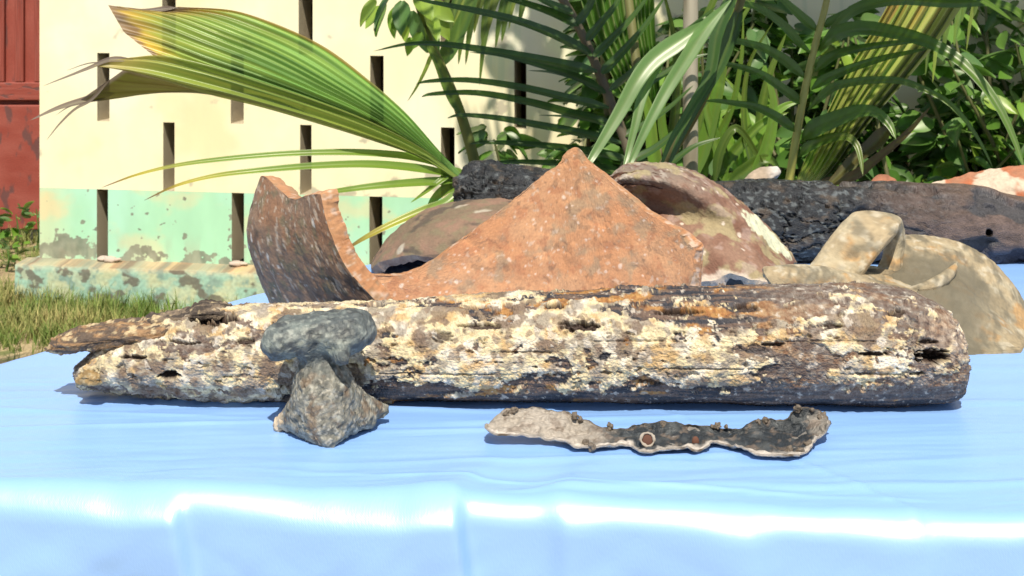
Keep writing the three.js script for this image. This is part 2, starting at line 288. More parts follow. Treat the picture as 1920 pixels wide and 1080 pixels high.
{
  const LU = 2.4, LV = 1.3, OV = 0.62, R = 0.024, nu = 560, nv = 380;
  const spread = (t, L, dense) => {                         // more rows at the edges and near the viewer
    const k = [[0, -OV], [0.18, -0.12], [0.30, -0.01], [0.38, 0.03], [0.62, 0.3], [0.86, L - 0.02], [0.93, L + 0.04], [1, L + OV]];
    for (let i = 1; i < k.length; i++) if (t <= k[i][0]) return lerp(k[i - 1][1], k[i][1], (t - k[i - 1][0]) / (k[i][0] - k[i - 1][0])); return L + OV;
  };
  const spreadU = (t) => { const k = [[0, -OV], [0.08, -0.1], [0.13, 0.0], [0.72, 1.42], [0.9, LU], [0.95, LU + 0.08], [1, LU + OV]]; for (let i = 1; i < k.length; i++) if (t <= k[i][0]) return lerp(k[i - 1][1], k[i][1], (t - k[i - 1][0]) / (k[i][0] - k[i - 1][0])); return LU + OV; };
  const quad = (u, v) => { const a = Q.fl.clone().lerp(Q.fr, u), b = Q.bl.clone().lerp(Q.br, u); return a.lerp(b, v); };
  const nF = V(0.0843, 0, 0.9964), nL = V(-0.84, 0, -0.54).normalize(), nB = V(0, 0, -1), nR = V(1, 0, 0);
  const bumpAt = (t, c, w) => Math.exp(-(((t - c) / w) ** 2));
  const step = (t, c, wl, wr) => (t < c ? Math.exp(-(((t - c) / wl) ** 2)) : Math.exp(-(((t - c) / wr) ** 2)));
  const creases = []; for (let i = 0; i < 34; i++) creases.push([rr(-0.6, 0.75), -rr(1.22, 2.0), rr(-0.22, 0.12) + (i % 6 === 0 ? rr(0.5, 1.1) : 0), rr(0.12, 0.5), rr(0.0006, 0.0020), rr(0.003, 0.009)]);
  const g = gridGeo(nu, nv, (u, v) => {
    const a = spreadU(u), b = spread(v, LV), qa = clamp(a, 0, LU), qb = clamp(b, 0, LV), ea = a - qa, eb = b - qb, r = Math.hypot(ea, eb);
    const p = quad(qa / LU, qb / LV), x = p.x, z = p.z;
    let up = 0.0016 * fbm(x * 2.3, z * 9 + x * 0.8, 3, 3) + 0.0008 * fbm(x * 3.5, z * 42 + x * 4, 8, 3) + 0.0003 * fbm(x * 14, z * 90, 8, 2);
    for (const [cx, cz, ang, len, h, w] of creases) { const dx = x - cx, dz = z - cz, l = dx * Math.cos(ang) + dz * Math.sin(ang), c = -dx * Math.sin(ang) + dz * Math.cos(ang); if (Math.abs(c) < 3 * w && Math.abs(l) < len) up += h * Math.exp(-((c / w) ** 2)) * (1 - (l / len) ** 2); }
    const front = smooth(0.12, -0.005, b) * (b < 0.2 ? 1 : 0), ax = a - 0.8;   // ax: about the world x along the front edge
    up += front * (0.006 * step(ax, -0.052, 0.05, 0.012) + 0.003 * bumpAt(ax, 0.04, 0.015) - 0.004 * bumpAt(ax, 0.0, 0.035) + 0.003 * bumpAt(ax, -0.29, 0.03) + 0.003 * fbm(ax * 9, 2, 2, 3) + 0.0004 * fbm(ax * 40, b * 20, 5, 2) - 0.004 * smooth(-0.03, 0.3, ax));
    p.y += up + 0.0005;
    if (r > 0) {
      const o = V(); if (eb < 0) o.addScaledVector(nF, -eb / r); if (eb > 0) o.addScaledVector(nB, eb / r); if (ea < 0) o.addScaledVector(nL, -ea / r); if (ea > 0) o.addScaledVector(nR, ea / r); o.normalize();
      const t = eb !== 0 && Math.abs(eb) > Math.abs(ea) ? a : b + 7, half = R * Math.PI / 2; let off, drop;
      if (r < half) { off = R * Math.sin(r / R); drop = R * (1 - Math.cos(r / R)); } else { off = R + 0.05 * (r - half); drop = R + (r - half) * 0.99; }
      const k = smooth(0, 0.14, drop), k2 = smooth(0.01, 0.5, drop), tx = ax - 0.05 * drop;
      let w = k * (0.010 * fbm(t * 5, drop * 2, 4, 3) + 0.008 * fbm(t * 9 + drop * 9, drop * 6 - t * 3, 9, 3) + 0.004 * Math.abs(fbm(t * 7 - drop * 12, drop * 4, 19, 2))) + k2 * 0.03 * Math.sin(t * 21 + 2 * fbm(t * 2, 0, 0, 2));
      if (eb < 0 && Math.abs(eb) >= Math.abs(ea)) w += smooth(0, 0.03, drop) * (0.015 * step(tx, -0.055 + 0.1 * drop, 0.15, 0.007) + 0.013 * step(tx, -0.30 + 0.16 * drop, 0.14, 0.009) + 0.006 * step(tx, 0.043, 0.012, 0.03) + 0.006 * step(tx, 0.19, 0.04, 0.02) + 0.004 * step(tx, 0.33, 0.05, 0.02));
      p.addScaledVector(o, off + w); p.y -= drop;
      if (p.y < 0.02) p.y = 0.02;
    }
    return p;
  }, { uv: (u, v) => [spreadU(u) * 4, spread(v, LV) * 4] });
  const weave = texture(512, 512, (u, v) => { const w = 0.5 + 0.25 * Math.sin(u * 512 * Math.PI / 2) * Math.sin(v * 512 * Math.PI / 2) + 0.3 * noise(u * 200, v * 60, 2); return [w, w, w]; });
  const cloth = new THREE.MeshPhysicalMaterial({ color: new THREE.Color().setRGB(0.25, 0.475, 0.93), roughness: 0.39, ior: 2.33, sheen: 0.5, sheenColor: new THREE.Color().setRGB(0.7, 0.85, 1), sheenRoughness: 0.4, bumpMap: weave, bumpScale: 0.0002, side: THREE.DoubleSide });
  single('tablecloth', g, cloth, 'light blue satin cloth covering the table and hanging over its front', 'tablecloth');
}

// ---------- the finds on the table ----------
const fine = texture(512, 512, (u, v) => { const w = 0.5 + 0.5 * fbm(u * 40, v * 40, 1, 4) + 0.2 * noise(u * 200, v * 200, 3); return [w, w, w]; });
const clay = std({ vertexColors: true, roughness: 0.85, bumpMap: fine, bumpScale: 0.0007 });
const woodMat = std({ vertexColors: true, roughness: 0.62, bumpMap: fine, bumpScale: 0.0015 });
// front log, crusted
{
  const prof = [[149, 702, 708, 0.002], [151, 692, 713, 0.016], [160, 676, 719, 0.030], [182, 656, 724, 0.040], [225, 630, 728, 0.046], [280, 608, 732, 0.051], [340, 594, 738, 0.054], [400, 582, 741, 0.057], [520, 576, 743, 0.058], [700, 570, 745, 0.058], [900, 557, 747, 0.06], [1100, 547, 749, 0.061], [1300, 539, 752, 0.062], [1500, 534, 755, 0.062], [1620, 533, 756, 0.062], [1690, 541, 755, 0.061], [1735, 558, 753, 0.058], [1768, 577, 750, 0.054], [1786, 600, 745, 0.048], [1795, 628, 738, 0.040], [1799, 655, 728, 0.030], [1801, 678, 716, 0.018], [1801, 694, 702, 0.002]];
  // spread the rings evenly along the outline
  const cum = [0]; for (let i = 1; i < prof.length; i++) cum.push(cum[i - 1] + Math.hypot(prof[i][0] - prof[i - 1][0], 0.6 * (prof[i][1] - prof[i - 1][1])));
  const along = (u) => { const s = u * cum[cum.length - 1]; let i = 1; while (i < prof.length - 1 && cum[i] < s) i++; return crList(prof, (i - 1 + (s - cum[i - 1]) / (cum[i] - cum[i - 1])) / (prof.length - 1)); };
  const gouges = [[1090, 612, 46, 9, 0.008], [905, 613, 50, 5, 0.005], [1275, 585, 45, 6, 0.007], [1400, 576, 30, 7, 0.006], [1748, 668, 30, 15, 0.022], [318, 703, 20, 8, 0.012], [830, 632, 22, 12, 0.004], [400, 598, 42, 13, 0.016], [1640, 664, 30, 5, 0.006], [700, 573, 30, 6, 0.008], [1040, 577, 22, 6, 0.007], [1560, 612, 18, 7, 0.005], [460, 640, 18, 6, 0.005], [1220, 718, 26, 6, 0.004], [1450, 646, 26, 4, 0.005], [520, 612, 16, 5, 0.006], [1680, 590, 16, 7, 0.006], [600, 700, 22, 6, 0.006], [1180, 640, 90, 2.2, 0.0022], [820, 700, 120, 2.5, 0.0022], [1330, 690, 110, 2.2, 0.0022], [1560, 640, 100, 2.0, 0.0022], [980, 660, 60, 2, 0.0022], [1640, 700, 70, 2.2, 0.0022], [1250, 560, 120, 2.4, 0.0022], [1480, 556, 110, 2.2, 0.0022], [340, 640, 40, 3, 0.005], [250, 670, 24, 4, 0.006], [900, 588, 70, 2.5, 0.0022], [1740, 640, 20, 5, 0.006], [1720, 700, 16, 4, 0.005]];
  const CREAMS = [0.62, 0.53, 0.335], WHITE = [0.70, 0.64, 0.52], TAN = [0.46, 0.29, 0.12], DARK = [0.028, 0.030, 0.040], RUST = [0.30, 0.125, 0.035], BROWN = [0.15, 0.10, 0.075], GREY = [0.25, 0.22, 0.19];
  const nu = 1040, nv = 264, info = new Float32Array((nu + 1) * nv * 2);
  const theta = (v) => { const t = v * 2 * Math.PI; return t + 0.55 * Math.sin(t); };          // rings are finer towards the viewer
  const g = gridGeo(nv, nu, (v, u, j, i) => {
    const [px, t, b, rz] = along(u), d = 1.575 - 0.03 * px / 1800, top = P(px, t, d), bot = P(px, b, d), cy = (top.y + bot.y) / 2, ry = (top.y - bot.y) / 2, th = theta(v) + Math.PI;
    return V(top.x, cy + ry * -Math.sin(th), -d + rz * Math.cos(th));
  }, { wrapU: true, uv: (v, u) => [v * 3, u * 12] });
  const crust = (p) => {
    const x = p.x, y = p.y - TOP, z = p.z, px = 960 + F * x / 1.52, h = y / 0.112;            // h: 0 at the foot, 1 along the top
    const big = fbm(x * 12, y * 26, z * 26 + 4, 4), mid = fbm(x * 62, y * 85, z * 85, 4), grainN = fbm(x * 16, y * 230, z * 230, 3);
    const [cd, cid] = cells(x * 150, y * 120, z * 120);
    let bias = 0.30;
    bias -= 0.75 * smooth(0.42, 0.05, h) * smooth(560, 900, px) + 0.35 * smooth(0.3, 0.02, h);
    bias -= 0.55 * smooth(0.72, 1.0, h) * smooth(900, 1150, px);
    bias -= 0.30 * smooth(1300, 1480, px) - 0.38 * Math.exp(-(((px - 1570) / 95) ** 2)) * smooth(0.5, 0.72, h);
    bias += 0.16 * Math.exp(-(((px - 950) / 300) ** 2)) * smooth(0.25, 0.5, h) * smooth(0.95, 0.7, h);
    return { m: big * 0.75 + mid * 0.62 + bias, big, mid, grainN, cd, cid, px, h, x, y, z };
  };
  const gouge = (p, px, py) => { let s = 0; for (const [gx, gy, a, b, d] of gouges) { const e = ((px - gx) / a) ** 2 + ((py - gy) / b) ** 2; if (e < 1.4) s = Math.max(s, d * smooth(1.2, 0.3, e + 0.9 * noise(px / 14, py / 5, 4) + 0.5 * noise(px / 5, py / 4, 9))); } return s; };
  const pixel = (p) => [960 + F * p.x / -p.z, CY + F * (EYE - p.y) / -p.z];
  relief(g, (p, n, k) => {
    const c = crust(p), [px, py] = pixel(p), on = smooth(-0.02, 0.06, c.m), lump = on * (0.0020 + 0.0012 * (0.6 - c.cd) + 0.0014 * c.mid) + 0.0008 * c.grainN + 0.0012 * noise(p.x * 420, p.y * 420, p.z * 420);
    const gg = n.z > 0 ? gouge(p, px, py) : 0, hole = 0.004 * smooth(0.42, 0.62, fbm(p.x * 70, p.y * 110, p.z * 110 + 7, 3)) * on;
    info[k] = gg; return lump - gg - hole + 0.003 * c.big + (c.px < 480 ? 0.003 * fbm(p.x * 60, p.y * 60, p.z * 60, 2) : 0);
  });
  paint(g, (p, n, k) => {
    const c = crust(p), f = noise(p.x * 380, p.y * 380, p.z * 380), f2 = fbm(p.x * 150, p.y * 150, p.z * 150, 3), on = smooth(-0.02, 0.02, c.m + 0.08 * f);
    let cr1 = mix3(CREAMS, WHITE, smooth(-0.1, 0.45, fbm(p.x * 45, p.y * 45, p.z * 45 + 11, 3))); cr1 = mix3(cr1, TAN, 0.8 * smooth(0.05, 0.42, fbm(p.x * 38, p.y * 52, p.z * 52 + 31, 4))); cr1 = mix3(cr1, GREY, 0.8 * smooth(0.0, 0.35, fbm(p.x * 55, p.y * 55, p.z * 55 + 51, 3) + 0.12 * smooth(600, 450, c.px))); cr1 = mix3(cr1, [0.15, 0.10, 0.07], 0.8 * smooth(0.2, 0.32, fbm(p.x * 30, p.y * 36, p.z * 36 + 71, 4) + 0.1 * smooth(620, 480, c.px)));
    if (c.cid > 0.93) cr1 = mix3(cr1, [0.66, 0.62, 0.55], 0.5); else if (c.cid < 0.10) cr1 = mix3(cr1, [0.20, 0.14, 0.10], 0.7);
    let w = mix3(DARK, BROWN, smooth(-0.15, 0.35, c.grainN + 0.3 * fbm(p.x * 30, p.y * 30, p.z * 30, 2))); 
    const rustN = fbm(p.x * 20, p.y * 50, p.z * 50 + 77, 4) + 0.16 * Math.exp(-(((c.px - 1100) / 200) ** 2)) * smooth(0.65, 0.9, c.h) - 0.2 * smooth(0.4, 0.1, c.h);
    w = mix3(w, mix3(RUST, [0.42, 0.24, 0.08], clamp(0.5 + f2)), smooth(0.14, 0.36, rustN));
    const grit = smooth(1330, 1520, c.px) * smooth(0.1, 0.3, c.h) + smooth(620, 420, c.px); w = mix3(w, mix3(BROWN, GREY, clamp(0.5 + f2 * 1.4)), 0.75 * clamp(grit));
    w = mix3(w, [0.42, 0.38, 0.33], 0.8 * smooth(0.42, 0.6, f2 + 0.15 * f)); 
    let col = mix3(w, cr1, on); col = mul3(col, 1 + 0.32 * f + 0.2 * f2);
    const end = smooth(1690, 1750, c.px) * smooth(0.42, 0.55, c.h) * smooth(0.95, 0.8, c.h); col = mix3(col, [0.50, 0.38, 0.28], 0.4 * end * (0.6 + f2));
    if (info[k] > 0.001) col = mix3(col, [0.05, 0.032, 0.025], smooth(0.0008, 0.005, info[k])); return col.map((q) => clamp(q, 0.012, 0.85));
  });
  const log = thing('crusted_log', 'long log crusted in cream and rust, lying across the front of the blue table', 'log', V(0.01, TOP, -1.56));
  put('wood_body', g, woodMat, log);
  // splintered tongue at the left end
  const tongue = (pts, name, seed, colA, colB) => {
    const gg = gridGeo(90, 150, (v, u) => { const [px, py, d, rx, rz] = crList(pts, u), th = v * 2 * Math.PI, k = Math.sin(th), s = rx / F * d; return P(px, py, d).add(V(0, s * k, rz * Math.cos(th))); }, { wrapU: true, uv: (v, u) => [v * 2, u * 3] });
    relief(gg, (p) => 0.0050 * fbm(p.x * 30, p.y * 190, p.z * 120 + seed, 5) + 0.0016 * noise(p.x * 300, p.y * 300, p.z * 300));
    paint(gg, (p) => { const n1 = fbm(p.x * 40, p.y * 190, p.z * 130 + seed, 4), n2 = noise(p.x * 330, p.y * 330, p.z * 330); return mul3(mix3(mix3(colA, colB, smooth(-0.15, 0.25, n1)), [0.62, 0.5, 0.3], 0.8 * smooth(0.25, 0.45, fbm(p.x * 90, p.y * 90, p.z * 90, 3))), 1 + 0.35 * n2); });
    put(name, gg, woodMat, log);
  };
  tongue([[92, 652, 1.555, 2, 0.004], [99, 648, 1.555, 10, 0.014], [130, 640, 1.555, 18, 0.026], [190, 629, 1.56, 20, 0.032], [250, 620, 1.565, 17, 0.034], [320, 612, 1.57, 16, 0.036], [360, 606, 1.57, 4, 0.01]], 'splintered_end', 3, [0.11, 0.08, 0.06], [0.33, 0.20, 0.10]);
  tongue([[146, 712, 1.53, 2, 0.003], [152, 706, 1.53, 9, 0.01], [166, 704, 1.53, 12, 0.012], [186, 708, 1.53, 9, 0.012], [205, 712, 1.535, 2, 0.004]], 'knob', 8, [0.45, 0.3, 0.13], [0.6, 0.44, 0.22]);
  tongue([[250, 612, 1.57, 3, 0.008], [290, 601, 1.57, 9, 0.02], [340, 594, 1.575, 10, 0.022], [370, 583, 1.575, 13, 0.026], [392, 580, 1.575, 13, 0.026], [425, 583, 1.575, 9, 0.022], [445, 594, 1.575, 3, 0.008]], 'bark_ridge', 5, [0.07, 0.055, 0.045], [0.22, 0.17, 0.12]);
}
// spots of lime and encrustation shared by the pottery
function spots(p, f, lo, hi) { const [d, id] = cells(p.x * f, p.y * f, p.z * f); return id > lo ? smooth(hi, hi * 0.6, d + 0.12 * noise(p.x * f * 3, p.y * f * 3, p.z * f * 3)) : 0; }
// terracotta vessel sherd: near wall at the left curls round to the tall pointed back wall
{
  const rows = [
    [[755, 0, 1.66], [705, 0, 1.68], [640, 0, 1.72], [560, 0, 1.785], [545, 620, 1.86], [610, 610, 1.93], [700, 606, 1.965], [780, 605, 1.98], [880, 606, 1.985], [960, 606, 1.98], [1020, 607, 1.975], [1060, 608, 1.97], [1083, 609, 1.965], [1106, 610, 1.96], [1150, 612, 1.95], [1230, 616, 1.925], [1290, 620, 1.90], [1316, 624, 1.885]],
    [[722, 590, 1.652], [672, 588, 1.672], [600, 580, 1.715], [515, 572, 1.785], [520, 570, 1.87], [600, 568, 1.94], [700, 566, 1.975], [780, 566, 1.99], [880, 560, 1.995], [960, 540, 1.99], [1020, 520, 1.985], [1060, 505, 1.98], [1083, 500, 1.975], [1106, 505, 1.97], [1150, 520, 1.96], [1230, 540, 1.935], [1290, 552, 1.91], [1314, 560, 1.895]],
    [[652, 505, 1.648], [618, 505, 1.668], [560, 500, 1.71], [482, 496, 1.785], [500, 510, 1.88], [600, 530, 1.95], [700, 538, 1.985], [780, 532, 2.0], [880, 505, 2.005], [960, 465, 2.0], [1020, 430, 1.995], [1060, 405, 1.99], [1083, 398, 1.985], [1106, 404, 1.98], [1150, 430, 1.97], [1230, 465, 1.945], [1290, 485, 1.92], [1318, 492, 1.905]],
    [[617, 430, 1.648], [590, 430, 1.668], [540, 425, 1.71], [466, 424, 1.788], [495, 460, 1.89], [600, 505, 1.96], [700, 522, 1.99], [780, 510, 2.005], [880, 462, 2.01], [960, 405, 2.005], [1020, 355, 2.0], [1060, 318, 1.995], [1083, 304, 1.99], [1106, 316, 1.985], [1150, 360, 1.975], [1230, 416, 1.95], [1290, 446, 1.925], [1320, 466, 1.91]],
    [[601, 364, 1.652], [580, 366, 1.672], [543, 371, 1.715], [489, 331, 1.79], [500, 430, 1.90], [600, 498, 1.965], [700, 514, 1.995], [780, 503, 2.01], [880, 438, 2.015], [960, 380, 2.01], [1020, 330, 2.005], [1062, 301, 2.0], [1083, 277, 1.995], [1104, 300, 1.99], [1150, 336, 1.98], [1230, 399, 1.955], [1290, 434, 1.93], [1317, 456, 1.915]]];
  for (const q of rows[0]) q[1] = 1260 / q[2] - 61;        // the foot rests on the cloth
  for (let k = 4; k < rows[0].length; k++) for (let r = 1; r < 5; r++) rows[r][k][2] = rows[0][k][2] * (1 + 0.10 * (rows[0][k][1] - rows[r][k][1]) / F);   // the back wall leans evenly
  const f = patch(rows);
  const CL = [0.455, 0.22, 0.105], EXT = [0.23, 0.155, 0.11];
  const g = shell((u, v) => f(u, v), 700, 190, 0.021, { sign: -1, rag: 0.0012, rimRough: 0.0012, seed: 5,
    bump: (p) => 0.0016 * fbm(p.x * 60, p.y * 22 + p.x * 20, p.z * 60, 4) + 0.0008 * fbm(p.x * 140, p.y * 60, p.z * 140, 3),
    bumpBack: (p) => 0.0005 * fbm(p.x * 50, p.y * 50, p.z * 50, 4) - 0.0012 * smooth(0.25, 0.5, fbm(p.x * 26, p.y * 26, p.z * 26 + 9, 4)),
    color: (p, region) => {
      const n1 = fbm(p.x * 18, p.y * 18, p.z * 18, 4), n2 = fbm(p.x * 60, p.y * 60, p.z * 60, 4), fn = noise(p.x * 330, p.y * 330, p.z * 330);
      if (region === 'front') {                             // weathered outside
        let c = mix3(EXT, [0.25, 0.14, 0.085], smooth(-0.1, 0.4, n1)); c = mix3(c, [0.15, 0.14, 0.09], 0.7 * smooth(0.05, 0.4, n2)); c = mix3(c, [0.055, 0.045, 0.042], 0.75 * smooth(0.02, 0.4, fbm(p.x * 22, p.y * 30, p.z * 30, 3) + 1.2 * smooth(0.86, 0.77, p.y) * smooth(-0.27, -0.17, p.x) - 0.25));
        const st = fbm(p.x * 150 + p.y * 60, p.y * 55, p.z * 150, 3); c = mix3(c, [0.42, 0.36, 0.3], 0.75 * smooth(0.28, 0.45, st));
        c = mix3(c, [0.6, 0.57, 0.53], spots(V(p.x, p.y * 0.5, p.z), 62, 0.87, 0.24)); c = mix3(c, [0.5, 0.46, 0.41], 0.7 * spots(p, 140, 0.86, 0.3)); return mul3(c, 1 + 0.25 * fn);
      }
      let c = mix3(CL, [0.49, 0.265, 0.138], smooth(-0.3, 0.4, n1)); c = mix3(c, [0.37, 0.155, 0.075], 0.6 * smooth(0.1, 0.5, n2));
      c = mix3(c, [0.31, 0.225, 0.14], 0.7 * smooth(0.15, 0.5, fbm(p.x * 34, p.y * 34, p.z * 34 + 9, 5) + 0.12 * n2)); c = mix3(c, [0.20, 0.12, 0.07], 0.5 * smooth(0.4, 0.55, fbm(p.x * 75, p.y * 75, p.z * 75 + 29, 3))); c = mix3(c, [0.54, 0.42, 0.32], 0.5 * smooth(0.44, 0.6, fbm(p.x * 120, p.y * 120, p.z * 120 + 59, 3)));
      c = mix3(c, [0.68, 0.52, 0.40], 0.85 * spots(p, 60, 0.80, 0.24)); c = mix3(c, [0.66, 0.52, 0.42], 0.65 * spots(p, 120, 0.84, 0.26));
      if (region === 'rim') { c = mix3(c, [0.62, 0.48, 0.38], 0.75 * smooth(0.2, 0.4, n2 + 0.45 * smooth(0.2, 0.25, p.x))); }
      else c = mix3(c, [0.62, 0.5, 0.4], 0.8 * smooth(0.235, 0.25, p.x + 0.02 * n2));
      return mul3(c, 1 + 0.16 * fn + 0.14 * noise(p.x * 520, p.y * 520, p.z * 520));
    } });
  single('terracotta_sherd', g, clay, 'large pointed orange terracotta sherd whose brown weathered left wall curls forward', 'pottery sherd');
}
// brown dome-shaped sherd behind it at the left
{
  const rows = [
    [[700, 486, 2.33], [760, 470, 2.38], [850, 458, 2.40], [950, 452, 2.40], [1060, 452, 2.40]], [[699, 484, 2.30], [742, 437, 2.32], [820, 398, 2.33], [900, 382, 2.33], [975, 384, 2.33], [1060, 410, 2.33]].filter((_, i) => i !== 3),
    [[697, 491, 2.27], [742, 434, 2.27], [820, 388, 2.27], [945, 369, 2.27], [1060, 400, 2.27]], [[696, 497, 2.22], [735, 462, 2.18], [800, 430, 2.15], [930, 415, 2.12], [1060, 440, 2.12]], [[696, 503, 2.19], [722, 489, 2.16], [785, 479, 2.12], [900, 505, 2.07], [1060, 545, 2.04]]];
  const f = patch(rows);
  const g = shell((u, v) => f(u, v), 190, 110, 0.016, { sign: -1, rag: 0.002, seed: 12, bump: (p) => 0.0015 * fbm(p.x * 25, p.y * 40, p.z * 25, 4), bumpBack: (p) => 0.001 * fbm(p.x * 30, p.y * 30, p.z * 30, 3),
    color: (p, region) => {
      const n1 = fbm(p.x * 14, p.y * 20, p.z * 14, 4), n2 = fbm(p.x * 55, p.y * 55, p.z * 55, 4), fn = noise(p.x * 300, p.y * 300, p.z * 300);
      if (region !== 'front') return mul3(mix3([0.20, 0.12, 0.09], [0.34, 0.24, 0.18], clamp(0.5 + n2)), 1 + 0.2 * fn);
      let c = mix3([0.185, 0.135, 0.09], [0.25, 0.155, 0.11], smooth(-0.2, 0.4, n1)); c = mix3(c, [0.19, 0.165, 0.10], 0.7 * smooth(0, 0.4, n2)); c = mix3(c, [0.06, 0.05, 0.045], 0.7 * smooth(0.15, 0.4, fbm(p.x * 20, p.y * 60, p.z * 20 + 5, 3)));
      c = mix3(c, [0.46, 0.42, 0.34], 0.85 * spots(V(p.x * 0.6, p.y, p.z), 32, 0.74, 0.32)); return mul3(c, 1 + 0.18 * fn);
    } });
  single('brown_sherd', g, clay, 'dull brown domed sherd with pale spots, lying behind the left slope of the orange sherd', 'pottery sherd');
}
// reddish vessel shoulder with a rolled, grooved neck behind the right slope
{
  const rows = [
    [[1085, 440, 2.20], [1150, 345, 2.20], [1200, 322, 2.20], [1262, 325, 2.20], [1325, 348, 2.19], [1385, 390, 2.18], [1445, 442, 2.16], [1494, 494, 2.14]],
    [[1085, 425, 2.13], [1146, 328, 2.13], [1192, 306, 2.13], [1262, 310, 2.13], [1323, 333, 2.13], [1384, 376, 2.12], [1443, 431, 2.11], [1493, 492, 2.10]],
    [[1085, 430, 2.06], [1148, 345, 2.05], [1192, 330, 2.045], [1252, 340, 2.04], [1312, 362, 2.04], [1370, 398, 2.04], [1428, 446, 2.05], [1484, 496, 2.06]],
    [[1088, 440, 2.09], [1150, 375, 2.09], [1190, 374, 2.085], [1240, 386, 2.08], [1296, 404, 2.055], [1350, 428, 2.03], [1410, 462, 2.02], [1474, 502, 2.03]],
    [[1095, 460, 2.05], [1150, 430, 2.05], [1190, 432, 2.05], [1240, 440, 2.04], [1290, 452, 2.02], [1345, 468, 1.99], [1400, 488, 1.98], [1464, 512, 1.99]],
    [[1100, 545, 1.99], [1150, 545, 1.98], [1190, 545, 1.98], [1240, 542, 1.975], [1325, 528, 1.97], [1372, 516, 1.965], [1412, 524, 1.96], [1440, 528, 1.965]]];
  const f = patch(rows);
  const g = shell((u, v) => f(u, v), 250, 200, 0.015, { sign: -1, rag: 0.003, seed: 21, rimRough: 0.002,
    bump: (p, u, v) => 0.0022 * fbm(p.x * 40, p.y * 40, p.z * 40, 4) + 0.002 * Math.abs(fbm(p.x * 90 + p.y * 40, p.y * 60, p.z * 40, 3)) * smooth(0.55, 0.3, v),
    color: (p, region, u, v) => {
      const n1 = fbm(p.x * 20, p.y * 20, p.z * 20 + 8, 4), n2 = fbm(p.x * 60, p.y * 60, p.z * 60, 4), fn = noise(p.x * 300, p.y * 300, p.z * 300);
      if (region === 'back') return mul3([0.24, 0.13, 0.09], 1 + 0.3 * n2);
      let c = mix3([0.18, 0.09, 0.06], [0.25, 0.15, 0.105], smooth(-0.3, 0.3, n1)); const top = smooth(0.62, 0.35, v + 0.25 * n1);
      c = mix3(c, mix3([0.20, 0.165, 0.135], [0.13, 0.075, 0.06], smooth(-0.1, 0.3, n2)), 0.85 * top * smooth(0.75, 0.4, u)); c = mix3(c, [0.42, 0.38, 0.33], 0.7 * top * smooth(0.12, 0.4, fbm(p.x * 110 + p.y * 90, p.y * 60, p.z * 30, 3)) * smooth(0.7, 0.3, u));
      c = mix3(c, [0.33, 0.28, 0.16], 0.85 * smooth(0.03, 0.3, fbm(p.x * 24, p.y * 24, p.z * 24 + 40, 4) + 0.25 * Math.exp(-(((u - 0.5) / 0.18) ** 2) - (((v - 0.62) / 0.16) ** 2))));
      c = mix3(c, [0.36, 0.27, 0.24], 0.5 * smooth(0.2, 0.4, fbm(p.x * 34, p.y * 34, p.z * 34 + 90, 3)));
      const lime = Math.exp(-(((u - 0.86) / 0.12) ** 2) - (((v - 0.3) / 0.13) ** 2)); c = mix3(c, [0.58, 0.60, 0.44], smooth(0.42, 0.55, lime + 0.25 * n2));
      c = mix3(c, [0.62, 0.54, 0.46], 0.85 * spots(p, 62, 0.72, 0.24)); c = mix3(c, [0.6, 0.52, 0.44], 0.8 * smooth(0.93, 0.985, v + 0.05 * n2));
      return mul3(c, 1 + 0.22 * fn);
    } });
  single('vessel_shoulder', g, clay, 'reddish brown vessel shoulder with grooved rolled neck, behind the orange sherd on its right', 'pottery sherd');
}
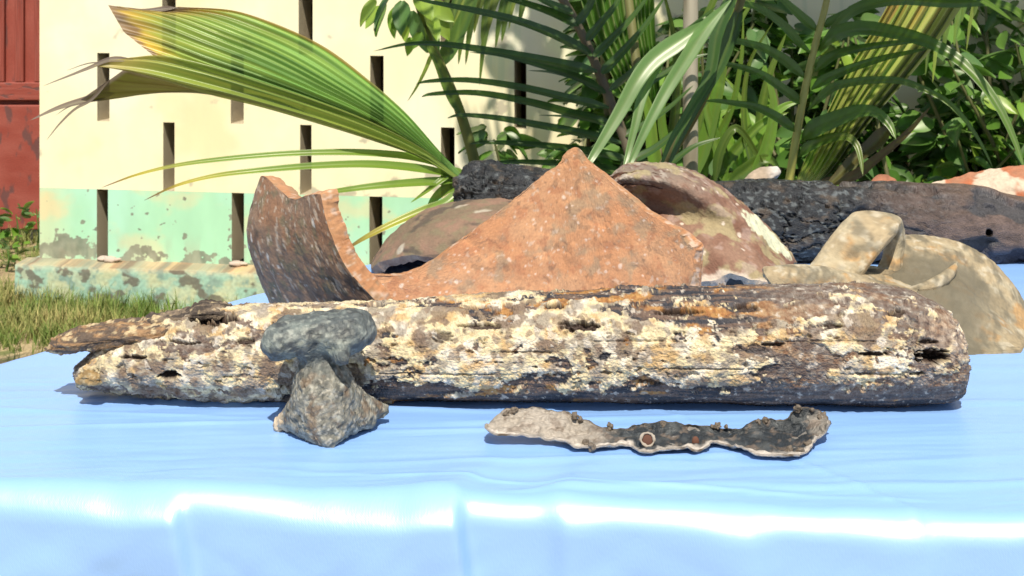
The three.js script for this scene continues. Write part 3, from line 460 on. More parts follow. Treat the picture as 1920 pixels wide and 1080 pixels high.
// charred log at the back
{
  const prof = [[852, 374, 380, 0.004], [853, 352, 420, 0.02], [856, 340, 450, 0.035], [864, 328, 470, 0.046], [878, 312, 482, 0.055], [900, 308, 488, 0.058], [1000, 312, 494, 0.06], [1150, 328, 498, 0.062], [1300, 335, 500, 0.064], [1450, 338, 500, 0.065], [1600, 339, 501, 0.066], [1750, 343, 502, 0.067], [1840, 350, 503, 0.067], [1900, 366, 504, 0.066], [1980, 380, 505, 0.064], [2080, 392, 505, 0.058], [2110, 420, 500, 0.04], [2116, 448, 470, 0.004]];
  const cum = [0]; for (let i = 1; i < prof.length; i++) cum.push(cum[i - 1] + Math.hypot(prof[i][0] - prof[i - 1][0], 0.6 * (prof[i][1] - prof[i - 1][1])));
  const along = (u) => { const s = u * cum[cum.length - 1]; let i = 1; while (i < prof.length - 1 && cum[i] < s) i++; return crList(prof, (i - 1 + (s - cum[i - 1]) / (cum[i] - cum[i - 1])) / (prof.length - 1)); };
  const D = 2.31, g = gridGeo(180, 640, (v, u) => { const [px, t, b, rz] = along(u), a = P(px, t, D), c = P(px, b, D), th = v * 2 * Math.PI + 0.5 * Math.sin(v * 2 * Math.PI) + Math.PI; return V(a.x, (a.y + c.y) / 2 - (a.y - c.y) / 2 * Math.sin(th), -D + rz * Math.cos(th)); }, { wrapU: true, uv: (v, u) => [v * 3, u * 12] });
  const brown = (p) => smooth(0.46, 0.74, p.x + 0.10 * fbm(p.x * 12, p.y * 22, p.z * 22, 3) + 0.7 * Math.max(0, 0.79 - p.y) * smooth(0.5, 0.7, p.x));
  relief(g, (p, n) => {
    const b = brown(p), r = 1 - Math.abs(fbm(p.x * 22, p.y * 45, p.z * 45, 4)) * 2, cr1 = smooth(0.86, 0.99, r), slab = fbm(p.x * 7, p.y * 26, p.z * 26, 3);
    let h = (1 - b) * (0.006 * slab - 0.006 * cr1 + 0.0014 * fbm(p.x * 70, p.y * 90, p.z * 90, 3)) + b * (0.002 * fbm(p.x * 18, p.y * 60, p.z * 60, 4));
    h -= 0.014 * smooth(0.1, 0.45, fbm(p.x * 13 + 4, p.y * 20, p.z * 20, 3)) * smooth(0.42, 0.5, p.x);      // scooped hollows at the right
    const [hx, hy] = [960 + F * p.x / -p.z, CY + F * (EYE - p.y) / -p.z]; if (n.z > 0) h -= 0.02 * smooth(1.2, 0.5, ((hx - 1855) / 6) ** 2 + ((hy - 437) / 7) ** 2);
    if (p.x < 0.0) h += 0.008 * fbm(p.x * 30, p.y * 55, p.z * 40, 3);
    return h;
  });
  paint(g, (p, n) => {
    const b = brown(p), n2 = fbm(p.x * 60, p.y * 90, p.z * 90, 4), fn = noise(p.x * 260, p.y * 260, p.z * 260);
    let c = mix3([0.009, 0.010, 0.013], [0.026, 0.031, 0.037], clamp(0.5 + n2)); c = mix3(c, [0.12, 0.14, 0.15], 0.8 * smooth(0.35, 0.6, fbm(p.x * 110, p.y * 130, p.z * 130, 3) + 0.3 * fbm(p.x * 14, p.y * 20, p.z * 20, 2) + 0.2 * smooth(0.1, 0.4, p.x))); c = mix3(c, [0.10, 0.075, 0.055], 0.6 * smooth(0.22, 0.4, fbm(p.x * 25, p.y * 40, p.z * 40 + 9, 3)));
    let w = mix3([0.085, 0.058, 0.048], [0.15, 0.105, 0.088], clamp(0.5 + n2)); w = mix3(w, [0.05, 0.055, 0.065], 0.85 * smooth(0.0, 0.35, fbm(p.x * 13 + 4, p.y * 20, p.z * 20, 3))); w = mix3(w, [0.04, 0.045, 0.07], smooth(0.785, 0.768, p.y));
    c = mix3(c, w, b); const [hx, hy] = [960 + F * p.x / -p.z, CY + F * (EYE - p.y) / -p.z]; if (n.z > 0 && ((hx - 1855) / 7) ** 2 + ((hy - 437) / 8) ** 2 < 1) c = [0.008, 0.007, 0.006];
    return mul3(c, 1 + 0.35 * fn);
  });
  single('charred_log', g, std({ vertexColors: true, roughness: 0.52, bumpMap: fine, bumpScale: 0.002 }), 'thick charred black log along the back of the table, turning brown at its right end', 'log');
}
// finds behind the charred log
{
  const g0 = mergeVertices(new THREE.IcosahedronGeometry(1, 24).deleteAttribute('uv')); g0.scale(0.032, 0.016, 0.02); relief(g0, (p) => 0.004 * fbm(p.x * 40, p.y * 40, p.z * 40, 3)); g0.rotateZ(0.42);
  g0.setAttribute('uv', new THREE.BufferAttribute(new Float32Array(g0.attributes.position.count * 2), 2));
  const s = g0; paint(s, (p) => mul3(mix3([0.36, 0.29, 0.22], [0.5, 0.48, 0.46], smooth(0.0, 0.025, p.x)), 1 + 0.3 * fbm(p.x * 90, p.y * 90, p.z * 90, 3)));
  s.translate(...P(1428, 335, 2.43).toArray()); 
  single('pale_stone', s, clay, 'small pale grey stone with a rounded tip peeping over the charred log', 'stone');
  const f = patch([[[1720, 352, 2.46], [1780, 334, 2.46], [1840, 320, 2.46], [1900, 311, 2.45], [1960, 309, 2.45], [2030, 330, 2.45]], [[1720, 380, 2.42], [1780, 372, 2.42], [1840, 362, 2.41], [1900, 352, 2.40], [1960, 352, 2.40], [2030, 370, 2.41]], [[1730, 440, 2.41], [1780, 440, 2.40], [1840, 440, 2.40], [1900, 440, 2.39], [1960, 440, 2.39], [2030, 440, 2.40]]]);
  const g = shell(f, 120, 70, 0.018, { sign: -1, rag: 0.003, seed: 33, bump: (p) => 0.002 * fbm(p.x * 30, p.y * 30, p.z * 30, 4), color: (p, region) => {
    const n = fbm(p.x * 30, p.y * 20, p.z * 30, 4); let c = mix3([0.42, 0.13, 0.055], [0.36, 0.17, 0.10], clamp(0.5 + n)); c = mix3(c, [0.55, 0.46, 0.36], smooth(0.02, 0.2, fbm(p.x * 16, p.y * 7, p.z * 16 + 3, 4) + 0.1)); if (region === 'rim') c = mix3(c, [0.55, 0.47, 0.38], 0.7); return mul3(c, 1 + 0.2 * noise(p.x * 200, p.y * 200, p.z * 200)); } });
  single('red_sherd', g, clay, 'red sherd streaked with cream standing behind the right end of the charred log', 'pottery sherd');
  const f2 = patch([[[1625, 350, 2.47], [1640, 333, 2.47], [1658, 326, 2.47], [1678, 334, 2.47], [1690, 350, 2.47]], [[1622, 400, 2.44], [1640, 395, 2.44], [1658, 392, 2.44], [1678, 395, 2.44], [1694, 400, 2.44]], [[1622, 450, 2.43], [1640, 450, 2.43], [1658, 450, 2.43], [1678, 450, 2.43], [1694, 450, 2.43]]]);
  single('small_red_sherd', shell(f2, 40, 40, 0.014, { sign: -1, rag: 0.002, color: (p) => mul3([0.33, 0.14, 0.08], 1 + 0.4 * fbm(p.x * 60, p.y * 60, p.z * 60, 3)) }), clay, 'small reddish sherd, only its rounded tip showing above the middle of the charred log', 'pottery sherd');
}
// buff jug fragment with a strap handle
{
  const jug = thing('jug_fragment', 'buff jug fragment with a strap handle, beside the right end of the crusted log', 'pottery sherd', V(0.52, TOP, -1.85));
  const BUFF = [0.33, 0.265, 0.165], OL = [0.125, 0.113, 0.08], col = (p, region) => {
    const n1 = fbm(p.x * 16 + p.y * 8, p.y * 14, p.z * 16, 4), st = fbm(p.x * 30 + p.y * 40, p.y * 40 - p.x * 45, p.z * 20, 4), n2 = fbm(p.x * 60, p.y * 60, p.z * 60, 4);
    let c = mix3(BUFF, [0.40, 0.345, 0.235], smooth(-0.2, 0.4, n1)); c = mix3(c, [0.40, 0.23, 0.085], 0.75 * smooth(0.12, 0.42, fbm(p.x * 26, p.y * 26, p.z * 26 + 5, 4))); c = mix3(c, [0.5, 0.46, 0.36], 0.6 * smooth(0.15, 0.4, n2)); c = mix3(c, OL, 0.75 * smooth(-0.15, 0.45, st));
    if (region === 'back') c = mul3(c, 0.7); return mul3(c, 1 + 0.16 * noise(p.x * 260, p.y * 260, p.z * 260) + 0.22 * fbm(p.x * 60 + p.y * 80, p.y * 150 - p.x * 190, p.z * 50, 3)); };
  const f = patch([
    [[1656, 480, 2.02], [1674, 462, 2.04], [1690, 450, 2.05], [1760, 452, 2.05], [1835, 480, 2.03], [1895, 535, 1.99], [1945, 610, 1.92]],
    [[1656, 478, 1.96], [1674, 455, 1.98], [1690, 443, 1.99], [1762, 446, 1.99], [1834, 472, 1.97], [1892, 526, 1.93], [1942, 606, 1.88]],
    [[1656, 500, 1.92], [1674, 482, 1.93], [1700, 474, 1.93], [1768, 480, 1.925], [1826, 508, 1.915], [1880, 556, 1.88], [1936, 622, 1.84]],
    [[1656, 522, 1.90], [1674, 508, 1.91], [1695, 500, 1.91], [1752, 502, 1.905], [1806, 524, 1.885], [1862, 574, 1.85], [1930, 634, 1.81]],
    [[1540, 524, 1.88], [1615, 514, 1.89], [1690, 540, 1.855], [1750, 540, 1.85], [1808, 560, 1.83], [1856, 600, 1.80], [1924, 645, 1.78]],
    [[1520, 590, 1.80], [1610, 594, 1.795], [1690, 604, 1.79], [1745, 610, 1.785], [1800, 624, 1.775], [1850, 642, 1.765], [1918, 652, 1.76]],
    [[1530, 650, 1.74], [1620, 656, 1.735], [1690, 662, 1.73], [1745, 664, 1.73], [1800, 665, 1.73], [1850, 664, 1.735], [1912, 657, 1.74]]]);
  const BODY = shell(f, 260, 170, 0.012, { sign: -1, rag: 0.001, seed: 2, bump: (p, u, v) => 0.0012 * fbm(p.x * 30, p.y * 30, p.z * 30, 3) + 0.0008 * fbm(p.x * 40 + p.y * 60, p.y * 90 - p.x * 110, p.z * 30, 3) + 0.0005 * Math.sin(v * 60 + 3 * fbm(p.x * 9, p.y * 9, 1, 2)), color: (p, r, u, v) => { let c = col(p, r); if (r === 'front') { c = mix3(c, OL, 0.9 * smooth(0.26, 0.42, v + 0.05 * fbm(p.x * 40, p.y * 40, 1, 3)) * smooth(1.0, 0.7, u)); } return c; } });
  put('body', BODY, clay, jug);
  const path = [[1566, 524, 1.86], [1570, 506, 1.865], [1588, 478, 1.87], [1612, 448, 1.875], [1636, 424, 1.885], [1658, 414, 1.90], [1674, 424, 1.915], [1678, 450, 1.925], [1674, 482, 1.925], [1668, 516, 1.92]].map((q) => P(...q));
  const curve = new THREE.CatmullRomCurve3(path), W1 = V(0.64, -0.34, 0.69).normalize(), W2 = V(0.50, 0.0, 0.86).normalize();
  const hg = gridGeo(56, 150, (v, u) => {
    const c = curve.getPoint(u), t = curve.getTangent(u), W = W1.clone().lerp(W2, smooth(0.4, 0.62, u)).normalize(), w = W.addScaledVector(t, -W.dot(t)).normalize(), n = V().crossVectors(t, w), a = v * 2 * Math.PI, e = 1 + 0.4 * (smooth(0.14, 0, u) + smooth(0.88, 1, u)), width = lerp(0.032, 0.013, smooth(0.45, 0.7, u)) * e, th = 0.0105 * e;
    const ca = Math.cos(a), sa = Math.sin(a), q = 0.7; return c.addScaledVector(w, width * Math.sign(ca) * Math.pow(Math.abs(ca), q)).addScaledVector(n, th * Math.sign(sa) * Math.pow(Math.abs(sa), q));
  }, { wrapU: true }); relief(hg, (p) => 0.0012 * fbm(p.x * 40, p.y * 40, p.z * 40, 4)); paint(hg, (p) => mul3(col(p, 'front'), 1.06));
  put('handle', hg, clay, jug);
  const fl = patch([
    [[1450, 500, 1.86], [1485, 498, 1.87], [1545, 500, 1.89], [1605, 497, 1.93], [1660, 502, 1.94], [1720, 524, 1.91]],
    [[1440, 500, 1.83], [1480, 497, 1.835], [1540, 499, 1.84], [1600, 511, 1.845], [1660, 528, 1.845], [1720, 544, 1.84]],
    [[1431, 503, 1.80], [1478, 498, 1.80], [1540, 501, 1.80], [1600, 514, 1.80], [1660, 531, 1.81], [1720, 546, 1.82]],
    [[1438, 520, 1.785], [1484, 516, 1.78], [1540, 518, 1.78], [1600, 528, 1.785], [1660, 540, 1.795], [1720, 551, 1.81]],
    [[1458, 548, 1.775], [1500, 560, 1.77], [1550, 580, 1.77], [1610, 590, 1.775], [1665, 590, 1.785], [1720, 580, 1.80]]]);
  put('lip', shell(fl, 150, 60, 0.009, { sign: -1, rag: 0.001, seed: 4, bump: (p) => 0.001 * fbm(p.x * 40, p.y * 40, p.z * 40, 3), color: col }), clay, jug);
  const rid = new THREE.CatmullRomCurve3([[1688, 545, 1.848], [1730, 540, 1.85], [1762, 528, 1.862], [1785, 508, 1.89], [1794, 492, 1.91]].map((q) => P(...q)));
  const rg = gridGeo(20, 60, (v, u) => { const c = rid.getPoint(u), a = v * 2 * Math.PI, r = 0.007 * Math.sin(Math.PI * clamp(u, 0.04, 0.97)) + 0.001; return c.add(V(r * Math.cos(a) * 0.8, r * Math.sin(a), r * Math.cos(a) * 0.8)); }, { wrapU: true }); relief(rg, (p) => 0.0008 * fbm(p.x * 60, p.y * 60, p.z * 60, 3)); paint(rg, (p) => col(p, 'front'));
  put('scar_ridge', rg, clay, jug);
}
// corroded bollard-shaped metal piece
{
  const D0 = 1.45, sc = 1 / F * D0, cap = (a, b, ra, rb) => ({ a: P(...a), b: P(...b), ra: ra * 0.9 * sc, rb: rb * 0.9 * sc });
  const bones = [cap([522, 640, 1.432], [655, 622, 1.440], 37, 35), cap([655, 622, 1.440], [674, 610, 1.450], 33, 24), cap([672, 606, 1.455], [684, 622, 1.45], 15, 13), cap([545, 625, 1.462], [650, 606, 1.470], 36, 30), cap([602, 650, 1.455], [604, 705, 1.455], 44, 41), cap([604, 728, 1.45], [606, 762, 1.445], 52, 56), cap([606, 740, 1.43], [612, 790, 1.42], 50, 34),
    cap([600, 768, 1.44], [524, 797, 1.452], 44, 13), cap([612, 770, 1.432], [621, 822, 1.408], 50, 11), cap([630, 755, 1.448], [716, 770, 1.472], 46, 13), cap([655, 790, 1.43], [690, 785, 1.45], 18, 14), cap([560, 790, 1.435], [590, 808, 1.425], 16, 16), cap([610, 750, 1.46], [600, 752, 1.52], 36, 18), cap([640, 668, 1.415], [645, 674, 1.405], 12, 8)];
  const HT = P(590, 600, 1.435), C = P(612, 712, 1.452), S = 0.098, RES = 96, sdf = (x, y, z) => {
    let s = 0; const k = 66; for (const b of bones) { const ax = b.b.x - b.a.x, ay = b.b.y - b.a.y, az = b.b.z - b.a.z, dx = x - b.a.x, dy = y - b.a.y, dz = z - b.a.z, h = clamp((dx * ax + dy * ay + dz * az) / (ax * ax + ay * ay + az * az)); s += Math.exp(-k * (Math.hypot(dx - ax * h, dy - ay * h, dz - az * h) - lerp(b.ra, b.rb, h)) * 2.6); }
    let q = -Math.log(s) / (k * 2.6); const pl = (y - HT.y) * 0.985 - (x - HT.x) * 0.12 + (z - HT.z) * 0.25; q = pl > -0.012 ? Math.max(q, lerp(q, pl, smooth(-0.012, 0.004, pl))) : q;
    return q + 0.0022 * fbm(x * 30, y * 30, z * 30, 3) + 0.0009 * fbm(x * 90, y * 90, z * 90, 2); };
  const mc = new MarchingCubes(RES, new THREE.MeshStandardMaterial(), false, false, 120000), half = RES / 2; mc.isolation = 0;
  for (let k = 0; k < RES; k++) for (let j = 0; j < RES; j++) for (let i = 0; i < RES; i++) mc.field[i + j * RES + k * RES * RES] = -sdf(C.x + (i - half) / half * S, C.y + (j - half) / half * S, C.z + (k - half) / half * S);
  mc.update(); const n = mc.count; let g = new THREE.BufferGeometry(); const pa = new Float32Array(mc.positionArray.slice(0, n * 3)); for (let i = 0; i < n; i++) { pa[i * 3] = C.x + pa[i * 3] * S; pa[i * 3 + 1] = C.y + pa[i * 3 + 1] * S; pa[i * 3 + 2] = C.z + pa[i * 3 + 2] * S; }
  g.setAttribute('position', new THREE.BufferAttribute(pa, 3)); g = mergeVertices(g, 1e-5); g.computeVertexNormals();
  relief(g, (p) => 0.0022 * (0.4 - Math.abs(fbm(p.x * 70, p.y * 70, p.z * 70, 4))) * smooth(0.86, 0.8, p.y) + 0.0012 * fbm(p.x * 120, p.y * 120, p.z * 120, 5) - 0.0016 * smooth(0.35, 0.5, fbm(p.x * 190, p.y * 190, p.z * 190 + 5, 2)) + 0.0010 * smooth(0.5, 0.2, cells(p.x * 260, p.y * 260, p.z * 260)[0]) * smooth(0.83, 0.815, p.y));
  const uv = new Float32Array(g.attributes.position.count * 2); for (let i = 0; i < uv.length / 2; i++) { uv[i * 2] = g.attributes.position.getX(i) * 8; uv[i * 2 + 1] = g.attributes.position.getY(i) * 8 + g.attributes.position.getZ(i) * 5; } g.setAttribute('uv', new THREE.BufferAttribute(uv, 2));
  const tip = P(520, 797, 1.452);
  paint(g, (p) => { const n1 = fbm(p.x * 40, p.y * 40, p.z * 40, 4), n2 = fbm(p.x * 150, p.y * 150, p.z * 150, 3), fn = noise(p.x * 420, p.y * 420, p.z * 420), low = smooth(0.825, 0.805, p.y);
    let c = mix3([0.080, 0.095, 0.100], [0.155, 0.185, 0.178], smooth(-0.3, 0.5, n1 + 0.3 * n2)); c = mix3(c, [0.04, 0.046, 0.052], 0.8 * smooth(0.05, 0.4, fbm(p.x * 60, p.y * 90, p.z * 60 + 4, 3))); c = mix3(c, mix3([0.09, 0.088, 0.072], [0.25, 0.235, 0.19], clamp(0.5 + n2 * 1.5)), 0.8 * low); c = mix3(c, [0.42, 0.40, 0.34], 0.7 * low * smooth(0.25, 0.45, fbm(p.x * 300, p.y * 300, p.z * 300, 2))); c = mix3(c, [0.14, 0.085, 0.045], 0.6 * low * smooth(0.2, 0.4, fbm(p.x * 55, p.y * 55, p.z * 55 + 15, 3))); c = mix3(c, [0.40, 0.43, 0.39], 0.6 * smooth(0.15, 0.75, n2 * 0.6 + 0.5 * fbm(p.x * 220, p.y * 320, p.z * 220 + 3, 3) + 0.32 * smooth(0.835, 0.85, p.y) * smooth(0.866, 0.85, p.y)));
    c = mix3(c, [0.52, 0.42, 0.30], smooth(0.022, 0.010, p.distanceTo(tip))); return mul3(c, 1 + 0.3 * fn); });
  single('bollard_fitting', g, std({ vertexColors: true, roughness: 0.6, bumpMap: fine, bumpScale: 0.0012 }), 'grey corroded metal fitting with oblong head and star shaped foot, before the crusted log', 'metal fitting');
}
// crumpled strip of sheet lead
{
  const top = [[916, 804, 800, 797], [940, 812, 798, 773], [985, 820, 800, 768], [1035, 824, 806, 770], [1080, 837, 815, 782], [1130, 838, 820, 800], [1172, 833, 820, 803], [1206, 848, 824, 797], [1240, 845, 824, 796], [1285, 843, 822, 795], [1310, 845, 822, 797], [1345, 831, 820, 800], [1385, 842, 824, 801], [1425, 853, 828, 789], [1462, 855, 826, 790], [1485, 856, 818, 774], [1510, 846, 806, 768], [1535, 815, 795, 770], [1550, 797, 788, 780]];
  const f = patch([top.map((q) => [q[0], q[1] - 3, Math.min(1.402, 1260 / (q[1] + 72))]), top.map((q) => [q[0] + 2, Math.min(q[2], 815), 1.420]), top.map((q) => [q[0], lerp(q[2], q[3], 0.6), 1.431]), top.map((q) => [q[0], q[3], 1.436])]);
  const LD = [0.020, 0.026, 0.032];
  const strip = thing('lead_strip', 'crumpled dark lead strip with pale edges and a small ring, nearest the table front', 'metal strip', V(0.14, TOP, -1.41));
  const g = shell((u, v) => f(u, v), 420, 70, 0.0024, { sign: 1, rag: 0.0045, seed: 7, rimRough: 0.0008,
    bump: (p) => 0.0042 * fbm(p.x * 45, p.y * 60, p.z * 60, 4) + 0.0012 * noise(p.x * 220, p.y * 220, p.z * 220), bumpBack: () => 0,
    color: (p, region, u, v) => { const n1 = fbm(p.x * 50, p.y * 50, p.z * 50, 4), n2 = noise(p.x * 350, p.y * 350, p.z * 350); let c = mix3(LD, [0.060, 0.068, 0.072], smooth(-0.1, 0.45, n1)); c = mix3(c, [0.36, 0.32, 0.27], smooth(0.33, 0.22, u + 0.05 * n1) * 0.9 + 0.5 * smooth(0.9, 0.94, u + 0.03 * n1)); c = mix3(c, [0.17, 0.13, 0.10], 0.6 * smooth(0.15, 0.4, fbm(p.x * 70, p.y * 70, p.z * 70 + 6, 3)));
      if (region === 'rim') c = v < 0.5 ? mix3([0.55, 0.50, 0.44], [0.2, 0.15, 0.1], smooth(0.1, 0.5, n1)) : mix3([0.09, 0.085, 0.08], [0.25, 0.2, 0.15], clamp(0.5 + n1)); else c = mix3(c, [0.55, 0.5, 0.44], 0.85 * smooth(0.10, 0.03, v + 0.06 * n1)); if (region === 'back') c = mix3(c, [0.3, 0.28, 0.25], 0.6); return mul3(c, 1 + 0.3 * n2); } });
  put('sheet', g, std({ vertexColors: true, roughness: 0.5, side: THREE.DoubleSide, bumpMap: fine, bumpScale: 0.0012 }), strip);
  const lumpMat = std({ vertexColors: true, roughness: 0.7 }); const lump = (px, py, d, r, c) => { const k = new THREE.IcosahedronGeometry(r, 5); k.deleteAttribute('uv'); k.deleteAttribute('normal'); const m = mergeVertices(k, 1e-6); m.computeVertexNormals(); m.translate(...P(px, py, d).toArray()); relief(m, (p) => r * 0.7 * fbm(p.x * 260, p.y * 260, p.z * 260, 2)); paint(m, (p) => mul3(c, 1 + 0.5 * noise(p.x * 400, p.y * 400, p.z * 400))); put('crust_lump', m, lumpMat, strip); };
  for (const [px, py, r] of [[952, 774, 0.005], [962, 770, 0.004], [968, 768, 0.003], [1078, 780, 0.005], [1088, 786, 0.004], [1143, 800, 0.0045], [1141, 806, 0.0035], [1243, 797, 0.004], [1258, 799, 0.0028], [1346, 799, 0.0045], [1336, 800, 0.003], [1362, 801, 0.003], [1422, 792, 0.004], [1436, 788, 0.004], [1496, 767, 0.005], [1522, 768, 0.003], [1540, 786, 0.0075], [1546, 792, 0.0065], [1516, 836, 0.006], [1500, 846, 0.005], [1480, 846, 0.005], [1110, 838, 0.005], [1098, 832, 0.0045]]) lump(px, py, py > 825 ? 1260 / (py + 72) : 1.434, r * 0.72, [0.13, 0.105, 0.08]);
  const ring = new THREE.TorusGeometry(0.0060, 0.0012, 12, 40); relief(ring, (p) => 0.0014 * fbm(p.x * 220, p.y * 220, p.z * 220, 3)); ring.rotateX(-0.35); ring.translate(...P(1214, 824, 1.388).toArray());
  put('ring', ring, std({ color: new THREE.Color().setRGB(0.34, 0.30, 0.25), roughness: 0.9 }), strip);
  const plug = new THREE.SphereGeometry(0.0058, 20, 12).scale(1, 1, 0.3).rotateX(-0.35).translate(...P(1214, 824, 1.390).toArray());
  put('rust_plug', plug, std({ color: new THREE.Color().setRGB(0.10, 0.045, 0.03), roughness: 0.9 }), strip);
  const plug2 = new THREE.SphereGeometry(0.005, 16, 12).scale(0.7, 1, 0.4).translate(...P(1304, 828, 1.390).toArray());
  put('rust_plug', plug2, std({ color: new THREE.Color().setRGB(0.12, 0.05, 0.03), roughness: 0.9 }), strip);
}
// ---------- plants ----------
const leafMat = new THREE.MeshPhysicalMaterial({ vertexColors: true, roughness: 0.36, transmission: 0.38, thickness: 0, side: THREE.DoubleSide, specularIntensity: 0.9 });
const stemMat = std({ vertexColors: true, roughness: 0.6 });
const G = { deep: [0.035, 0.085, 0.022], mid: [0.075, 0.16, 0.025], lime: [0.18, 0.29, 0.035], yellow: [0.42, 0.38, 0.05], brown: [0.16, 0.075, 0.04], grey: [0.30, 0.25, 0.24] };
const lines = (list) => { const pts = list.map((q) => Array.isArray(q) ? P(...q) : q); return new THREE.CatmullRomCurve3(pts, false, 'centripetal'); };
// one leaflet: a folded blade that swells quickly and tapers to a point. width in metres.
function blade(curve, width, { n = 22, fold = 0.28, face = V(-0.1, 0.55, 0.8), from = G.mid, tip = G.lime, swell = 0.18, dead = 0, seed = 0, twist = 0 } = {}) {
  const g = gridGeo(6, n, (u, v) => {
    const c = curve.getPoint(v), t = curve.getTangent(v), f = face.clone().addScaledVector(V(0.5, 0.2, -0.3), twist * v), side = V().crossVectors(t, f).normalize(), nn = V().crossVectors(side, t).normalize();
    const w = width * 0.5 * Math.pow(smooth(-0.03, swell, v), 0.7) * Math.pow(Math.max(0, 1 - v), 0.55) * (v < 0.5 ? 1 : 1 - 0.25 * (v - 0.5)), x = u * 2 - 1;
    return c.addScaledVector(side, x * w).addScaledVector(nn, fold * w * (Math.abs(x) - 0.5) + 0.0008 * Math.sin(x * 9 + v * 3));
  });
  return paint(g, (p, nn, k) => { const v = Math.floor(k / 7) / n, x = (k % 7) / 3 - 1, s = noise(x * 3 + seed * 7, v * 1.2, seed * 3.1); let c = mix3(from, tip, clamp(0.35 * v + 0.5 * s)); if (x === 0) c = mix3(c, [0.2, 0.26, 0.07], 0.25); if (dead) c = mix3(c, mix3(G.yellow, G.brown, smooth(1 - dead * 0.6, 1, v)), smooth(1 - dead * 1.4, 1 - dead * 0.4, v + 0.08 * s)); return c; });
}
function stalk(curve, r0, r1, c0, c1, n = 40) {
  const g = gridGeo(10, n, (u, v) => { const c = curve.getPoint(v), t = curve.getTangent(v), a = V().crossVectors(t, V(0.3, 0.1, 1)).normalize(), b = V().crossVectors(t, a).normalize(), r = lerp(r0, r1, v), th = u * 2 * Math.PI; return c.addScaledVector(a, r * Math.cos(th)).addScaledVector(b, r * Math.sin(th)); }, { wrapU: true });
  return paint(g, (p, nn, k) => { const v = Math.floor(k / 10) / n; return mul3(mix3(c0, c1, v), 1 + 0.25 * fbm(p.x * 60, p.y * 18, p.z * 60, 3)); });
}
// a leaf not yet split into leaflets: a pleated sheet between an upper and a lower margin
function pleated(upper, lower, baseA, baseB, tipEdge, { pleats = 9, depth = 0.008, nu = 110, nv = 90, color, bow = 0 }) {
  const U = lines(upper), L = lines(lower), E = tipEdge.map((q) => P(...q)), B0 = U.getPoint(0), B1 = L.getPoint(0), ends = (s) => { const f = s * (E.length - 1), i = Math.min(E.length - 2, Math.floor(f)); return E[i].clone().lerp(E[i + 1], f - i); };
  const at = (s, t) => {
    const p = U.getPoint(t).multiplyScalar(1 - s).addScaledVector(L.getPoint(t), s), b = B0.clone().lerp(B1, s), e = ends(s);
    const c00 = U.getPoint(0), c01 = U.getPoint(1), c10 = L.getPoint(0), c11 = L.getPoint(1);
    p.addScaledVector(b, 1 - t).addScaledVector(e, t).addScaledVector(c00, -(1 - s) * (1 - t)).addScaledVector(c01, -(1 - s) * t).addScaledVector(c10, -s * (1 - t)).addScaledVector(c11, -s * t);
    p.z += bow * Math.sin(Math.PI * s) * Math.sin(Math.PI * clamp(t * 0.9 + 0.1)); return p;
  };
  const g = gridGeo(nv, nu, (s, t) => {
    const a = s * pleats + 0.35 * noise(s * pleats * 0.9, t * 0.8, 3), tri = Math.abs(a - Math.floor(a) - 0.5) * 2, p = at(s, t), d = depth * (tri - 0.5) * smooth(0, 0.25, t) * smooth(1.08, 0.7, t);
    return p.add(V(0.15 * d, 0.35 * d, 0.95 * d));
  });
  return paint(g, (p, n, k) => color((k % (nv + 1)) / nv, Math.floor(k / (nv + 1)) / nu, p));
}
const plant = (name, label, x, z, group, cat = 'palm') => thing(name, label, cat, V(x, 0, z), group);
